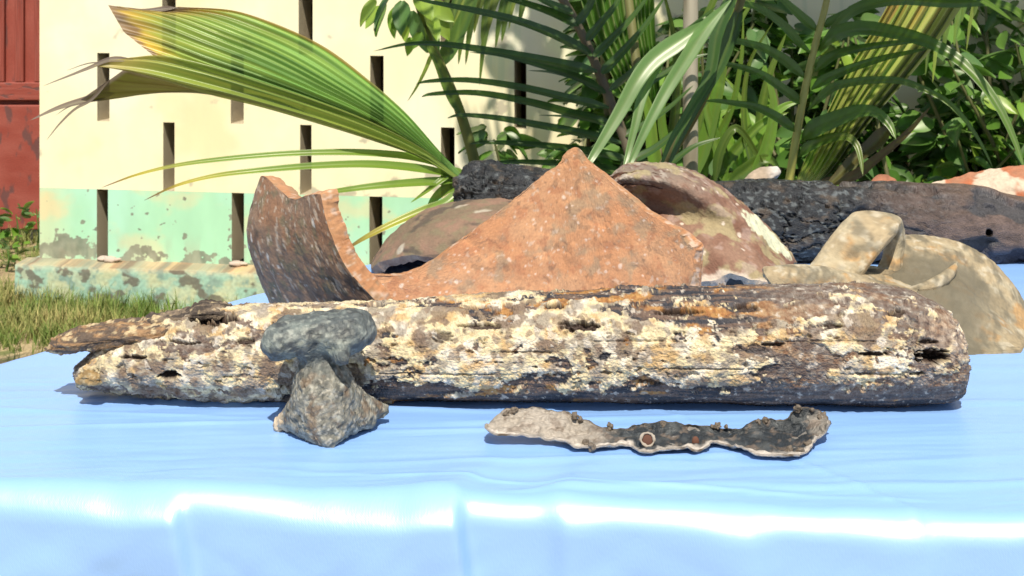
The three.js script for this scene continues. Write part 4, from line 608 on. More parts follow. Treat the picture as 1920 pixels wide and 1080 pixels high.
// ---- seedling with undivided leaf, at the left ----
{
  const D = 2.80, base = P(872, 335, D), t = plant('palm_seedling', 'young palm with a broad pleated yellow green leaf reaching left and narrow leaves below it', base.x + 0.02, base.z);
  put('stem', stalk(lines([V(base.x + 0.02, 0, base.z), V(base.x + 0.015, 0.5, base.z), P(880, 400, D), P(868, 322, D)]), 0.016, 0.010, [0.16, 0.12, 0.06], G.lime), stemMat, t);
  const streak = (s, u, k) => noise(s * 24, u * 2.5, k);
  const colU = (s, u, p) => { let c = mix3([0.09, 0.23, 0.045], [0.23, 0.42, 0.11], clamp(0.55 + 0.9 * streak(s, u, 1))); c = mix3(c, [0.34, 0.38, 0.07], clamp(0.45 * streak(s, u, 5) + 0.75 * smooth(0.45, 0.9, u) * (0.5 + s * 0.4))); c = mix3(c, [0.48, 0.30, 0.04], smooth(0.80, 0.95, u + 0.08 * streak(s, u, 9)) * 0.85); c = mix3(c, [0.14, 0.08, 0.045], 0.85 * smooth(0.93, 0.97, u + 0.05 * streak(s, u, 19) + 0.03 * smooth(0.5, 0, s))); c = mix3(c, G.grey, smooth(0.965, 0.985, u + 0.02 * streak(s, u, 4)) * smooth(0.45, 0.2, s)); c = mul3(c, 1 + 0.9 * noise(s * 12.5, u * 1.4, 40) + 0.3 * noise(s * 60, u * 2, 44)); if (s < 0.03) c = mix3(c, [0.34, 0.22, 0.06], 0.8 * smooth(0.25, 0.5, u)); return c; };
  const lf = put('broad_leaf', pleated([[868, 328, D], [826, 286, D - 0.01], [760, 212, D - 0.02], [690, 150, D - 0.02], [610, 90, D - 0.02], [520, 47, D - 0.03], [440, 21, D - 0.03], [335, 13, D - 0.04]], [[862, 338, D], [800, 285, D - 0.02], [700, 236, D - 0.05], [600, 205, D - 0.07], [500, 178, D - 0.09], [410, 152, D - 0.1], [340, 126, D - 0.1], [292, 108, D - 0.1]], 0, 0, [[335, 13, D - 0.04], [270, 17, D - 0.04], [203, 10, D - 0.05], [232, 60, D - 0.08], [292, 108, D - 0.1]], { pleats: 12, depth: 0.010, color: colU, bow: 0.03 }), leafMat, t);
  put('lobe', pleated([[862, 334, D - 0.01], [800, 285, D - 0.03], [700, 232, D - 0.07], [600, 192, D - 0.10], [500, 158, D - 0.12], [400, 126, D - 0.13], [300, 105, D - 0.13], [245, 108, D - 0.13]], [[858, 340, D - 0.01], [790, 296, D - 0.03], [700, 264, D - 0.05], [600, 233, D - 0.07], [500, 204, D - 0.09], [400, 180, D - 0.10], [330, 157, D - 0.11], [240, 131, D - 0.12]], 0, 0, [[245, 108, D - 0.13], [205, 114, D - 0.13], [176, 124, D - 0.13], [200, 124, D - 0.13], [240, 131, D - 0.12]], { pleats: 4, depth: 0.014, nv: 40, color: (s, u) => { let c = mix3([0.14, 0.25, 0.05], [0.30, 0.37, 0.07], clamp(0.5 + 0.9 * streak(s, u, 12) + 0.2 * u)); c = mix3(c, [0.40, 0.34, 0.10], smooth(0.75, 1, u)); return c; }, bow: 0.02 }), leafMat, t, lf);
  put('lobe', pleated([[640, 238, D - 0.06], [520, 205, D - 0.07], [400, 175, D - 0.08], [330, 155, D - 0.09], [270, 140, D - 0.10], [236, 128, D - 0.10]], [[640, 240, D - 0.06], [500, 183, D - 0.03], [400, 170, D - 0.03], [320, 171, D - 0.03], [230, 184, D - 0.03], [175, 191, D - 0.04]], 0, 0, [[236, 128, D - 0.10], [205, 150, D - 0.08], [175, 170, D - 0.06], [150, 188, D - 0.05], [175, 191, D - 0.04]], { pleats: 3, depth: 0.006, nv: 30, color: (s, u) => mix3(mix3([0.10, 0.085, 0.015], [0.15, 0.17, 0.025], clamp(0.5 + streak(s, u, 20))), G.grey, smooth(0.93, 1, u) + smooth(0.08, 0, s) * 0.6) }), leafMat, t, lf);
  const dry = [[[[250, 112, D - 0.13], [205, 112, D - 0.13], [170, 126, D - 0.13], [130, 142, D - 0.13], [82, 161, D - 0.13]], 0.012], [[[215, 175, D - 0.04], [160, 188, D - 0.04], [110, 202, D - 0.04], [56, 226, D - 0.04]], 0.02], [[[205, 150, D - 0.08], [170, 188, D - 0.06], [140, 205, D - 0.05], [112, 232, D - 0.05], [88, 262, D - 0.05]], 0.009], [[[212, 118, D - 0.12], [170, 118, D - 0.12], [126, 132, D - 0.12]], 0.003], [[[170, 190, D - 0.05], [130, 200, D - 0.05], [105, 216, D - 0.05]], 0.003], [[[330, 14, D - 0.04], [260, 20, D - 0.045], [203, 10, D - 0.05]], 0.012]];
  for (const [pts, w] of dry) put('dry_tip', blade(lines(pts), w, { from: [0.18, 0.14, 0.11], tip: [0.42, 0.38, 0.36], fold: 0.5, twist: 0.6 }), leafMat, t, lf);
  const narrow = [
    [[[868, 328, D], [800, 300, D - 0.02], [700, 287, D - 0.05], [560, 287, D - 0.08], [420, 298, D - 0.1], [330, 310, D - 0.11], [255, 328, D - 0.12], [190, 352, D - 0.12]], 0.017, 0.3],
    [[[870, 333, D], [800, 318, D - 0.03], [700, 308, D - 0.07], [600, 310, D - 0.10], [480, 320, D - 0.13], [400, 330, D - 0.14], [330, 348, D - 0.15], [270, 376, D - 0.15]], 0.019, 0.34],
    [[[868, 338, D], [800, 341, D - 0.03], [730, 346, D - 0.06], [660, 354, D - 0.08], [600, 364, D - 0.1], [560, 378, D - 0.1]], 0.02, 0.1],
    [[[872, 345, D], [840, 378, D - 0.02], [790, 396, D - 0.04], [730, 422, D - 0.06], [680, 448, D - 0.07], [640, 474, D - 0.07]], 0.024, 0.6],
    [[[874, 330, D], [850, 322, D], [830, 335, D - 0.02], [800, 358, D - 0.03], [770, 380, D - 0.03]], 0.02, 0], [[[870, 340, D], [840, 352, D], [815, 372, D], [800, 392, D]], 0.03, 0]];
  for (const [pts, w, dead] of narrow) put('leaflet', blade(lines(pts), w, { from: [0.14, 0.25, 0.03], tip: [0.24, 0.36, 0.04], dead, n: 40, fold: 0.35 }), leafMat, t);
}
// helper: a frond with its rachis and listed leaflets
function frond(t, rach, r0, r1, c0, c1, leaflets, opt = {}) {
  const curve = lines(rach), f = put('frond', stalk(curve, r0, r1, c0, c1), stemMat, t);
  for (const [pts, wpx, o] of leaflets) { const d = pts[0][2]; put('leaflet', blade(lines(pts), wpx / F * d * 1.35, { seed: rnd() * 10, ...opt, ...o }), leafMat, t, f); }
  return f;
}
const z3 = (list, d0, d1 = d0) => list.map(([x, y], i) => [x, y, lerp(d0, d1, i / (list.length - 1))]);
// a whole frond built from its curve, for the leaves above and around the picture
function plainFrond(t, rach, { len = 0.5, n = 26, width = 0.028, droop = 0.35, from = G.deep, tip = G.mid, share = 1 }) {
  const curve = lines(rach), f = put('frond', stalk(curve, 0.011, 0.003, [0.14, 0.14, 0.05], G.lime, 30), stemMat, t), list = [];
  for (let i = 2; i < n; i++) for (const s of [-1, 1]) {
    if (rnd() > share) continue; const u = i / n, c = curve.getPoint(u), tg = curve.getTangent(u), side = V().crossVectors(tg, V(0, 1, 0)).normalize().multiplyScalar(s), l = len * Math.sin(Math.PI * (0.18 + 0.75 * u)) * rr(0.85, 1.1), dir = side.addScaledVector(tg, 0.75).normalize(), pts = [];
    for (let k = 0; k < 5; k++) { const q = k / 4; pts.push(c.clone().addScaledVector(dir, l * q).add(V(0, -droop * l * q * q + rr(-0.005, 0.005), 0))); }
    list.push(blade(new THREE.CatmullRomCurve3(pts), width * rr(0.8, 1.1), { n: 8, face: V(0, 1, 0.2), from, tip, seed: rnd() * 9 }));
  }
  const m = put('leaflets', mergeGeometries(list), leafMat, t, f); m.userData.kind = 'stuff'; return f;
}
// ---- palm in the middle: dark frond seen from below, bright hanging leaflets ----
{
  const D = 3.25, t = plant('palm', 'middle palm with a grey midrib and long dark leaflets, behind the pointed orange sherd', P(1200, 330, D).x, -D);
  const bx = P(1205, 360, D); put('stem', stalk(lines([V(bx.x + 0.02, 0, bx.z), V(bx.x + 0.01, 0.5, bx.z), bx]), 0.03, 0.012, [0.14, 0.10, 0.06], [0.13, 0.13, 0.07]), stemMat, t);
  const o = { from: [0.045, 0.11, 0.024], tip: [0.08, 0.175, 0.03], face: V(0, 0.75, 0.65), fold: 0.3, swell: 0.1 };
  frond(t, [[1206, 365, D], [1190, 318, D], [1172, 262, D + 0.01], [1150, 205, D + 0.02], [1128, 148, D + 0.03], [1107, 98, D + 0.04], [1082, 45, D + 0.05], [1052, -5, D + 0.06], [1010, -60, D + 0.06], [960, -110, D + 0.05]], 0.0125, 0.009, [0.10, 0.085, 0.055], [0.12, 0.10, 0.065], [
    [z3([[1102, 98], [1040, 66], [973, 40], [900, 22], [840, 10], [790, 0], [742, -14]], D, D - 0.1), 20],
    [z3([[1120, 134], [1060, 122], [1007, 111], [907, 94], [840, 84], [770, 82], [700, 96]], D, D - 0.1), 22],
    [z3([[1124, 164], [1075, 142], [1007, 121], [940, 104], [880, 98]], D, D + 0.1), 16],
    [z3([[1142, 202], [1073, 186], [973, 163], [873, 150], [800, 153], [780, 158]], D, D - 0.1), 18],
    [z3([[1152, 232], [1073, 213], [990, 191], [890, 174], [807, 177], [790, 182]], D, D - 0.1), 19],
    [z3([[1165, 268], [1090, 250], [1007, 234], [923, 220], [860, 216], [838, 222]], D, D - 0.1), 18],
    [z3([[1180, 300], [1120, 286], [1040, 275], [973, 269], [900, 267], [880, 270]], D, D - 0.05), 17],
    [z3([[1192, 330], [1110, 312], [1040, 306], [960, 303], [910, 306]], D, D), 17],
    [z3([[1085, 48], [1040, 26], [990, 8], [930, -8], [880, -20]], D, D), 19], [z3([[1075, 25], [1030, 6], [985, -16], [940, -30]], D, D), 17],
    [z3([[1135, 175], [1090, 150], [1040, 136], [990, 132]], D, D + 0.15), 14], [z3([[1110, 105], [1070, 76], [1020, 52], [970, 40], [930, 38]], D, D + 0.15), 14], [z3([[1160, 240], [1115, 226], [1060, 218], [1010, 216]], D + 0.02, D + 0.2), 13],
    [z3([[1082, 45], [1100, 20], [1112, -5], [1125, -40]], D, D), 16], [z3([[1100, 76], [1125, 45], [1150, 15], [1175, -30]], D, D), 17], [z3([[1113, 106], [1145, 75], [1180, 38], [1225, -20]], D, D), 17], [z3([[1128, 138], [1160, 105], [1200, 60], [1250, -10]], D, D), 18],
    [z3([[1142, 170], [1180, 140], [1225, 100], [1280, 62], [1345, 10]], D, D - 0.1), 17], [z3([[1155, 205], [1190, 175], [1235, 145], [1290, 112], [1330, 100]], D, D), 16], [z3([[1172, 255], [1205, 235], [1250, 205], [1300, 160]], D, D), 15], [z3([[1186, 300], [1225, 280], [1275, 240], [1330, 190]], D, D), 16], [z3([[1200, 335], [1240, 318], [1300, 275], [1350, 258]], D, D), 15]], o);
  const hang = { from: [0.13, 0.26, 0.07], tip: [0.20, 0.33, 0.11], face: V(0.1, 0.45, 0.9), fold: 0.22, swell: 0.2 };
  frond(t, [[1206, 365, D], [1300, 220, D - 0.15], [1370, 60, D - 0.4], [1400, -40, D - 0.55], [1420, -160, D - 0.7]], 0.011, 0.006, [0.13, 0.13, 0.05], [0.12, 0.12, 0.05], [
    [z3([[1345, 30], [1275, 76], [1225, 112], [1195, 150], [1165, 205], [1135, 255], [1106, 302], [1098, 316]], 2.66, 2.55), 30, hang], [z3([[1300, 60], [1250, 92], [1222, 135], [1204, 180], [1192, 230], [1178, 285], [1168, 320]], 2.68, 2.58), 22, hang],
    [z3([[1370, 0], [1325, 50], [1290, 105], [1255, 160], [1230, 205], [1205, 255], [1182, 305], [1172, 325]], 2.64, 2.54), 24, hang],
    [z3([[1380, -20], [1345, 60], [1330, 140], [1290, 210], [1255, 270], [1235, 325]], 2.75, 2.7), 20, o], [z3([[1390, 10], [1350, 120], [1310, 190], [1275, 260], [1250, 320]], 2.78, 2.75), 22, o]], o);
  // fronds arching overhead
  const o2 = { from: [0.03, 0.08, 0.02], tip: [0.06, 0.13, 0.03] };
  plainFrond(t, [V(0.28, 0.95, -3.3), V(0.2, 1.7, -3.5), V(0.1, 2.4, -3.6), V(-0.1, 2.75, -3.6)], { len: 0.5, ...o2 });
}
// ---- palm at the right with a yellow green midrib ----
{
  const D = 2.98, b = P(1478, 345, D), t = plant('palm', 'right palm with a smooth yellow green midrib and arching dark leaflets, behind the charred log', b.x, -D);
  put('stem', stalk(lines([V(b.x - 0.02, 0, b.z), V(b.x - 0.01, 0.5, b.z), b]), 0.024, 0.012, [0.16, 0.12, 0.06], [0.30, 0.30, 0.07]), stemMat, t);
  const o = { from: [0.085, 0.18, 0.022], tip: [0.15, 0.27, 0.035], face: V(-0.1, 0.6, 0.75), fold: 0.3, swell: 0.2 };
  frond(t, [[1478, 350, D], [1490, 275, D], [1500, 217, D], [1513, 150, D], [1533, 67, D], [1548, 10, D], [1560, -60, D - 0.02], [1570, -140, D - 0.06]], 0.0085, 0.006, [0.36, 0.35, 0.08], [0.26, 0.26, 0.09], [
    [z3([[1524, 104], [1497, 78], [1467, 46], [1435, 22], [1400, 8], [1360, 14], [1325, 34], [1280, 62], [1250, 85]], D, D - 0.1), 17], [z3([[1534, 58], [1510, 38], [1485, 15], [1455, -10], [1420, -25]], D, D), 19],
    [z3([[1512, 148], [1490, 128], [1467, 110], [1440, 94], [1413, 84], [1370, 76], [1325, 77], [1300, 82]], D, D - 0.05), 21], [z3([[1505, 195], [1490, 183], [1470, 168], [1430, 141], [1390, 126], [1350, 119], [1325, 122]], D, D - 0.05), 20],
    [z3([[1495, 248], [1475, 232], [1447, 214], [1415, 200], [1380, 194], [1340, 189], [1320, 190]], D, D - 0.05), 19],
    [z3([[1547, 48], [1560, 38], [1580, 26], [1605, 12], [1640, -8]], D, D), 15],
    [z3([[1537, 98], [1550, 78], [1572, 62], [1613, 53], [1660, 58], [1713, 70], [1760, 88], [1805, 118], [1845, 160], [1878, 210], [1905, 270], [1925, 330]], D, D - 0.25), 30], [z3([[1528, 134], [1545, 116], [1568, 102], [1610, 91], [1660, 83], [1720, 76], [1745, 72]], D, D - 0.05), 19],
    [z3([[1521, 168], [1542, 152], [1570, 138], [1610, 123], [1660, 108], [1705, 98], [1745, 90]], D, D - 0.05), 19], [z3([[1514, 208], [1535, 186], [1563, 163], [1607, 153], [1650, 150], [1690, 152], [1735, 168], [1775, 190], [1810, 225], [1840, 270], [1864, 320]], D, D - 0.15), 17, { tip: [0.20, 0.26, 0.04] }],
    [z3([[1503, 261], [1522, 244], [1550, 231], [1585, 217], [1615, 208], [1645, 212], [1668, 235], [1680, 262]], D, D - 0.12), 34], [z3([[1497, 294], [1512, 278], [1535, 266], [1565, 257], [1590, 257], [1606, 272], [1614, 300], [1618, 330]], D, D - 0.1), 20, { tip: [0.25, 0.25, 0.03] }],
    [z3([[1540, 80], [1600, 20], [1680, 0], [1780, 6], [1860, 5], [1905, 20], [1940, 60], [1955, 110]], D, D - 0.3), 24], [z3([[1560, -20], [1640, -40], [1740, -30], [1840, 0], [1900, 40]], D, D - 0.3), 22],
    [z3([[1672, 232], [1640, 268], [1600, 300], [1570, 330], [1540, 360]], D - 0.03, D - 0.03), 26, { from: [0.12, 0.09, 0.025], tip: [0.09, 0.12, 0.03] }]], o);
  const o2 = { from: [0.03, 0.08, 0.02], tip: [0.06, 0.13, 0.03] };
}
// ---- young palms with undivided leaves ----
{
  const D = 3.35, b = P(1512, 345, D), t = plant('palm_seedling', 'young palm with one tall yellow striped pleated leaf leaning right, behind the charred log', b.x, -D);
  put('stem', stalk(lines([V(b.x, 0, b.z), V(b.x, 0.5, b.z), b]), 0.02, 0.014, [0.16, 0.12, 0.06], G.lime), stemMat, t);
  const st = (s, u, k) => noise(s * 22, u * 2, k);
  put('broad_leaf', pleated([[1490, 348, D], [1508, 300, D], [1545, 220, D], [1590, 130, D - 0.02], [1640, 50, D - 0.03], [1680, -20, D - 0.03], [1720, -90, D - 0.03]], [[1535, 348, D], [1570, 312, D + 0.02], [1625, 235, D + 0.04], [1690, 160, D + 0.06], [1755, 80, D + 0.07], [1810, 0, D + 0.07], [1850, -70, D + 0.07]], 0, 0, [[1720, -90, D - 0.03], [1760, -110, D], [1800, -110, D + 0.03], [1850, -70, D + 0.07]], { pleats: 8, depth: 0.02, bow: 0.02, color: (s, u) => { let c = mix3([0.24, 0.40, 0.07], [0.52, 0.55, 0.15], clamp(0.5 + 1.3 * st(s, u, 2))); c = mix3(c, [0.50, 0.42, 0.10], clamp(0.8 * st(s, u, 8)) + smooth(0.07, 0.0, s) * 0.5 * smooth(0.3, 0.6, u)); c = mix3(c, [0.42, 0.22, 0.08], smooth(0.52, 0.8, u) * (0.75 * smooth(-0.1, 0.3, st(s, u, 14)))); return mix3(c, [0.07, 0.10, 0.02], smooth(0.78, 0.86, s)); } }), leafMat, t);
  put('leaflet', blade(lines(z3([[1520, 345], [1600, 330], [1640, 300], [1700, 250], [1745, 200]], D, D)), 0.03, { from: [0.16, 0.10, 0.03], tip: [0.22, 0.16, 0.05] }), leafMat, t);
}
{
  const D = 3.7, b = P(1232, 345, D), t = plant('palm_seedling', 'young palm with a green pale-lined pleated leaf, deep behind the dark middle palm', b.x, -D);
  put('stem', stalk(lines([V(b.x, 0, b.z), V(b.x, 0.5, b.z), b]), 0.02, 0.012, [0.16, 0.12, 0.06], G.lime), stemMat, t);
  put('broad_leaf', pleated([[1226, 350, D], [1200, 240, D], [1150, 150, D], [1110, 70, D], [1085, -10, D], [1065, -100, D]], [[1240, 350, D], [1235, 240, D + 0.03], [1235, 150, D + 0.05], [1228, 70, D + 0.06], [1225, -10, D + 0.06], [1220, -100, D + 0.06]], 0, 0, [[1065, -100, D], [1120, -140, D], [1180, -140, D + 0.03], [1220, -100, D + 0.06]], { pleats: 12, depth: 0.016, color: (s, u) => { const a = s * 12, k = Math.abs(a - Math.round(a)); return mix3([0.08, 0.20, 0.025], [0.36, 0.42, 0.18], smooth(0.1, 0.02, k) * 0.8); } }), leafMat, t);
  const cols = { from: [0.18, 0.36, 0.045], tip: [0.32, 0.46, 0.06], face: V(0.2, 0.3, 0.9), fold: 0.3 };
  // bright sunlit blades rising behind the pole
  const list = [[[1290, 345], [1292, 230], [1300, 120], [1330, 20], [1370, -60]], [[1300, 345], [1330, 240], [1350, 150], [1362, 60], [1362, -20]], [[1305, 345], [1345, 260], [1372, 200], [1390, 110], [1394, 30]], [[1295, 345], [1310, 250], [1340, 130], [1400, 20], [1440, -40]], [[1300, 345], [1300, 260], [1320, 180], [1355, 60], [1400, -40]], [[1340, 345], [1352, 280], [1380, 240], [1420, 290], [1440, 330]], [[1360, 345], [1350, 290], [1335, 240], [1325, 200], [1330, 170]], [[1320, 345], [1315, 300], [1325, 250], [1350, 215], [1370, 205]], [[1270, 345], [1250, 280], [1240, 220], [1250, 150], [1290, 60]], [[1250, 345], [1262, 250], [1270, 150], [1262, 60], [1240, -30]], [[1365, 345], [1400, 320], [1425, 300], [1445, 300], [1462, 318]], [[1330, 345], [1390, 270], [1430, 230], [1480, 210]], [[1240, 345], [1225, 280], [1215, 200], [1180, 120]], [[1390, 345], [1370, 270], [1330, 200], [1290, 170]], [[1400, 345], [1405, 260], [1385, 180], [1345, 130]], [[1410, 345], [1440, 270], [1450, 190], [1430, 120]], [[1420, 345], [1395, 230], [1405, 120], [1450, 40]], [[1380, 345], [1420, 250], [1470, 200], [1500, 190]], [[1350, 345], [1385, 330], [1405, 335], [1420, 350]], [[1440, 345], [1425, 250], [1440, 150], [1475, 60]]];
  list.forEach((l, i) => put('leaflet', blade(lines(z3(l, D - 0.35 + 0.05 * (i % 5))), rr(0.022, 0.042), { ...cols, from: mul3(cols.from, rr(0.3, 1.1)), tip: mul3(cols.tip, rr(0.3, 1.1)), seed: i, twist: rr(-0.5, 1.2), face: V(rr(-0.6, 0.6), rr(0.1, 0.6), 0.8) }), leafMat, t));
}
// ---- pale pole ----
{
  const D = 3.3, a = P(1293, 300, D), g = gridGeo(18, 60, (u, v) => { const th = u * 2 * Math.PI, r = 0.0165; return V(a.x + r * Math.cos(th) + 0.006 * v, v * 2.6, a.z + r * Math.sin(th)); }, { wrapU: true });
  relief(g, (p) => 0.0012 * fbm(p.x * 20, p.y * 9, p.z * 20, 3)); paint(g, (p) => mul3(mix3([0.36, 0.34, 0.27], [0.22, 0.2, 0.14], smooth(0, 0.4, fbm(p.x * 30, p.y * 5, p.z * 30, 4))), 1 + 0.2 * noise(p.x * 90, p.y * 30, p.z * 90)));
  single('wooden_pole', g, stemMat, 'slim pale upright pole among the palms, above the reddish vessel shoulder', 'pole');
}
// ---- thick green stalk leaning at the left of the palms, with lobed leaves at the top ----
function ovate(len, wid, curl = 0.2, lobes = 0) {
  const g = gridGeo(6, 8, (u, v) => { const x = u * 2 - 1, w = wid * 0.5 * Math.pow(Math.sin(Math.PI * Math.pow(v * 0.97 + 0.015, 0.72)), 0.85) * (1 + lobes * Math.sin(v * 15)); return V(x * w, curl * len * (0.35 * x * x * (wid / len) - v * v * 0.6), v * len); });
  return g;
}
const leafSet = [[0.10, 0.055, 0.3], [0.085, 0.05, 0.15], [0.11, 0.05, 0.45]].map((q) => ovate(...q));
const tints = [[0.065, 0.16, 0.024], [0.11, 0.25, 0.032], [0.17, 0.33, 0.04], [0.09, 0.20, 0.06], [0.24, 0.38, 0.05]].map((c) => new THREE.MeshPhysicalMaterial({ color: new THREE.Color().setRGB(...c), roughness: 0.4, transmission: 0.3, thickness: 0, side: THREE.DoubleSide }));
function leafOn(t, parent, p, dir, size, k, mat) { const m = new THREE.Mesh(leafSet[k % leafSet.length], mat); m.name = 'leaf'; m.castShadow = m.receiveShadow = true; m.position.copy(p).sub(t.position); m.quaternion.setFromUnitVectors(V(0, 0, 1), dir.clone().normalize()); m.rotateZ(rr(-0.9, 0.9)); m.scale.setScalar(size); parent.add(m); return m; }
{
  const D = 3.6, b = P(892, 330, D), t = plant('broadleaf_sapling', 'leaning green stalk with small bright lobed leaves at its top, left of the dark palm', b.x + 0.03, -D, undefined, 'plant');
  put('stem', stalk(lines([V(b.x + 0.04, 0, b.z), V(b.x + 0.03, 0.4, b.z), P(898, 345, D), P(866, 220, D), P(835, 140, D), P(812, 88, D), P(790, 30, D), P(770, -30, D), P(740, -120, D)]), 0.018, 0.004, [0.05, 0.09, 0.02], [0.22, 0.22, 0.05]), stemMat, t);
  put('leaf_sheath', blade(lines(z3([[872, 225], [842, 170], [822, 120], [800, 76], [790, 40]], D - 0.02)), 0.03, { from: [0.10, 0.2, 0.03], tip: [0.30, 0.40, 0.06], fold: 0.6 }), leafMat, t);
  for (const [x, y, dx, dy, s] of [[712, 12, -0.5, -0.9, 0.8], [725, 5, -0.3, -1, 0.9], [742, 14, -0.1, -1, 0.8], [755, 2, 0.1, -1, 0.9], [775, 20, 0.35, -1, 1.0], [790, 45, 0.5, -1, 1.1], [800, 22, 0.6, -0.8, 0.9], [760, 45, 0.2, -1, 0.6], [770, 70, -0.1, -1, 0.5], [735, -10, -0.5, -0.7, 0.9], [810, 5, 0.7, -0.6, 0.9], [818, 30, 0.5, -1, 0.7], [705, 0, -0.7, -0.7, 0.7], [790, 60, -0.3, -1, 0.5], [780, -15, 0.3, -0.5, 1], [745, 30, -0.2, -1, 0.5]]) leafOn(t, t, P(x, y, D + rr(-0.06, 0.06)), V(dx + rr(-0.2, 0.2), dy, rr(0.1, 0.6)), s * 0.95, Math.floor(rnd() * 3), tints[2 + Math.floor(rnd() * 3)]);
  put('leaflet', blade(lines(z3([[812, 95], [798, 130], [780, 165], [764, 190]], D)), 0.012, { from: G.lime, tip: [0.3, 0.36, 0.06] }), leafMat, t);
  put('leaflet', blade(lines(z3([[822, 130], [860, 60], [890, -10], [920, -80]], D + 0.1)), 0.05, { from: [0.07, 0.15, 0.03], tip: [0.16, 0.26, 0.04] }), leafMat, t);
}
// ---- leafy shrubs against the wall ----
function shrub(label, x, z, halfW, top, stems, leaves, extra, group) {
  const t = plant('leafy_shrub', label, x, z, group, 'shrub'), tips = [];
  for (let i = 0; i < stems; i++) { const a = V(x + rr(-0.08, 0.08), 0, z + rr(-0.06, 0.06)), e = V(x + rr(-halfW, halfW), top * rr(0.55, 1.05), z + rr(-0.3, 0.3)), m = a.clone().lerp(e, 0.5).add(V(rr(-0.1, 0.1), 0.12, rr(-0.05, 0.05))); const c = new THREE.CatmullRomCurve3([a, m, e]); put('stem', stalk(c, 0.011, 0.003, [0.12, 0.09, 0.06], [0.12, 0.14, 0.05], 20), stemMat, t); tips.push(c); }
  const place = () => { const c = tips[Math.floor(rnd() * tips.length)], u = 1 - 0.72 * rnd() * rnd() * 1.3, p = c.getPoint(clamp(u, 0.1, 1)), az = rr(0, 6.28); return [p.add(V(Math.cos(az) * 0.03, rr(-0.02, 0.03), Math.sin(az) * 0.03)), V(Math.cos(az), rr(-0.75, 0.15), Math.sin(az))]; };
  for (let i = 0; i < leaves; i++) { const [p, d] = place(); leafOn(t, t, p, d, rr(0.55, 1.25), i, tints[Math.floor(rnd() * 5)]); }
  for (let k = 0; k < 2; k++) { const im = new THREE.InstancedMesh(leafSet[k], tints[k === 0 ? 0 : 1], extra), m = new THREE.Matrix4(), q = new THREE.Quaternion(), q2 = new THREE.Quaternion(); for (let i = 0; i < extra; i++) { const [p, d] = place(); p.z -= 0.12; q.setFromUnitVectors(V(0, 0, 1), d.normalize()); q2.setFromAxisAngle(V(0, 0, 1), rr(-1, 1)); q.multiply(q2); const s = rr(0.5, 1.2); im.setMatrixAt(i, m.compose(p.sub(t.position), q, V(s, s, s))); } im.name = 'foliage'; im.userData.kind = 'stuff'; t.add(im); }
  return t;
}
shrub('leafy shrub with broad pointed leaves at the right edge, against the wall', 1.36, -4.2, 0.38, 1.06, 20, 170, 420);
shrub('leafy shrub between the yellow striped leaf and the right edge shrub', 0.92, -4.35, 0.34, 0.98, 18, 140, 420);
shrub('low shrub behind the bright blades and the pale pole', 0.50, -4.45, 0.28, 1.1, 16, 110, 420);
shrub('tall shrub behind the right edge shrub, its pale leaves reaching the top of the picture', 1.72, -4.55, 0.34, 1.32, 14, 70, 220);
shrub('bright shrub behind the hanging leaflets of the middle palm', 0.34, -4.05, 0.2, 1.0, 10, 70, 160);
shrub('low dark shrub under the long dark leaflets of the middle palm', 0.14, -4.4, 0.30, 0.68, 10, 50, 120);
// hanging fronds deep behind the dark leaflets
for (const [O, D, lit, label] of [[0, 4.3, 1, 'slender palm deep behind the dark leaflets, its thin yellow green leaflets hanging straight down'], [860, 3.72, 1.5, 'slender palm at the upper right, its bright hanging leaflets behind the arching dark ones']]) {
  const b = P(1120 + O, 40, D), t = plant('palm', label, b.x + 0.06, -D - 0.1);
  put('stem', stalk(lines([V(b.x + 0.06, 0, -D - 0.1), V(b.x + 0.05, 0.6, -D - 0.08), V(b.x + 0.02, 1.0, -D - 0.04), V(b.x - 0.02, 1.35, -D)]), 0.022, 0.012, [0.16, 0.12, 0.07], [0.14, 0.16, 0.05]), stemMat, t);
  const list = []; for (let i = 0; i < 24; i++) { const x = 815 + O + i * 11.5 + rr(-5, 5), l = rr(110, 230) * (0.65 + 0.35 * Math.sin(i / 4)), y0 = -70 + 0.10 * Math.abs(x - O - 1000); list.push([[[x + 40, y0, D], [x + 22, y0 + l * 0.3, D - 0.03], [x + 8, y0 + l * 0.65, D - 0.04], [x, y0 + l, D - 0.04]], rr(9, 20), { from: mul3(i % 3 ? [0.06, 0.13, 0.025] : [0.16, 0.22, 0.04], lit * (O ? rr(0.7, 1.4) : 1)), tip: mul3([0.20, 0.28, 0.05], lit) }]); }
  frond(t, [[1115 + O, -50, D], [1040 + O, -78, D], [950 + O, -75, D], [850 + O, -58, D], [800 + O, -40, D]], 0.008, 0.003, [0.14, 0.16, 0.05], [0.2, 0.24, 0.06], list, { face: V(0.1, 0.3, 1), fold: 0.25 });
}
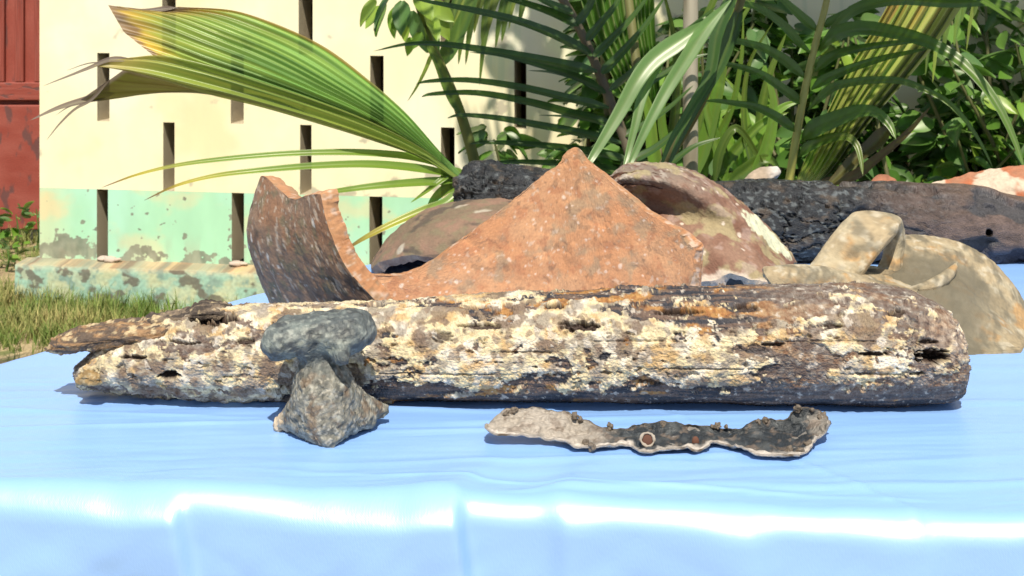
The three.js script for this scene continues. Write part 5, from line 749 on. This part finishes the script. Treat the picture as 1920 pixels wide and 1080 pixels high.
// tall tree whose branches hang over the wall from above the picture
{
  const t = thing('shade_tree', 'tree with branches above the wall, shading its right part', 'tree', V(2.1, 0, -4.2));
  put('trunk', stalk(lines([V(2.1, 0, -4.2), V(2.05, 1.2, -4.15), V(1.8, 2.4, -3.9), V(1.4, 3.2, -3.6)]), 0.09, 0.04, [0.16, 0.12, 0.09], [0.14, 0.11, 0.08]), stemMat, t);
  const im = new THREE.InstancedMesh(leafSet[0], tints[0], 2000), m = new THREE.Matrix4(), q = new THREE.Quaternion(); let n = 0; const brs = [];
  for (let i = 0; i < 16; i++) { const a = V(1.75, 2.5, -3.85), e = V(lerp(-0.15, 2.3, (i + rnd()) / 16), rr(2.0, 2.9), rr(-4.1, -3.6)), c = new THREE.CatmullRomCurve3([a, a.clone().lerp(e, 0.5).add(V(0, 0.2, 0)), e]); put('branch', stalk(c, 0.022, 0.005, [0.14, 0.11, 0.08], [0.12, 0.1, 0.06], 14), stemMat, t); brs.push(c); }
  for (; n < 2000; n++) { const p = brs[n % 16].getPoint(rr(0.25, 1)).add(V(rr(-0.22, 0.22), rr(-0.25, 0.2), rr(-0.2, 0.2))), d = V(rr(-1, 1), rr(-0.8, 0.1), rr(-1, 1)).normalize(); q.setFromUnitVectors(V(0, 0, 1), d); const s = rr(0.8, 1.7); im.setMatrixAt(n, m.compose(p.sub(t.position), q, V(s, s, s))); }
  im.name = 'crown'; im.userData.kind = 'stuff'; im.castShadow = true; t.add(im);
}
// tall palms standing beside the picture; their long fronds arch over the plants
for (const [x, z, th, label, ends] of [
  [2.15, -2.7, 1.95, 'tall palm just right of the picture, its fronds arching over the right palm', [[0.36, 1.42, -2.62, 0.28], [0.44, 1.56, -2.50, 0.28]]],
  [-2.3, -2.85, 2.1, 'tall palm just left of the picture, its fronds arching over the middle palm', [[0.26, 1.50, -2.80, 0.34], [0.22, 1.62, -2.72, 0.34], [0.28, 1.44, -2.92, 0.30], [0.24, 1.76, -2.84, 0.36], [0.18, 1.56, -2.62, 0.26]]]]) {
  const o2 = { from: [0.03, 0.08, 0.02], tip: [0.06, 0.13, 0.03] }, t = plant('coconut_palm', label, x, z), lean = x > 0 ? -0.1 : 0.1;
  const g = gridGeo(24, 160, (u, v) => { const a = u * 2 * Math.PI, r = 0.085 - 0.02 * v + 0.004 * Math.sin(v * 220); return V(x + lean * v * v + r * Math.cos(a), th * v, z + r * Math.sin(a)); }, { wrapU: true }); paint(g, (p) => mul3([0.24, 0.2, 0.16], 1 + 0.4 * fbm(p.x * 20, p.y * 12, p.z * 20, 3))); put('trunk', g, stemMat, t);
  const top = V(x + lean, th, z);
  for (const [x1, y1, z1, l] of ends) { const e = V(x1, y1, z1); plainFrond(t, [top.clone(), top.clone().lerp(e, 0.33).add(V(0, 0.16, 0)), top.clone().lerp(e, 0.68).add(V(0, 0.08, 0)), e], { len: l * 1.25, n: 62, width: 0.036, droop: 0.08, ...o2 }); }
}
// weeds at the door
for (const [px, py, d, h, lab] of [[30, 420, 6.3, 0.16, 'small leafy weed at the foot of the red door, nearest the picture edge'], [68, 405, 6.2, 0.2, 'leafy weed between the red door and the corner of the cream wall'], [12, 470, 5.9, 0.10, 'low weed at the left picture edge, in front of the red door']]) {
  const b = P(px, py, d), t = plant('weed', lab, b.x, -d, undefined, 'plant');
  for (let i = 0; i < 26; i++) { const a = rr(0, 6.28), y = h * rr(0.2, 1.1); leafOn(t, t, V(b.x + Math.cos(a) * 0.06 * rr(0.2, 1), y, -d + Math.sin(a) * 0.06), V(Math.cos(a), rr(-0.2, 0.6), Math.sin(a)), rr(0.3, 0.7), i, tints[Math.floor(rnd() * 4)]); }
  put('stem', stalk(lines([V(b.x, 0, -d), V(b.x + 0.01, h * 0.5, -d), V(b.x, h, -d)]), 0.005, 0.002, G.mid, G.mid, 8), stemMat, t);
}
renderer.render(scene, camera);
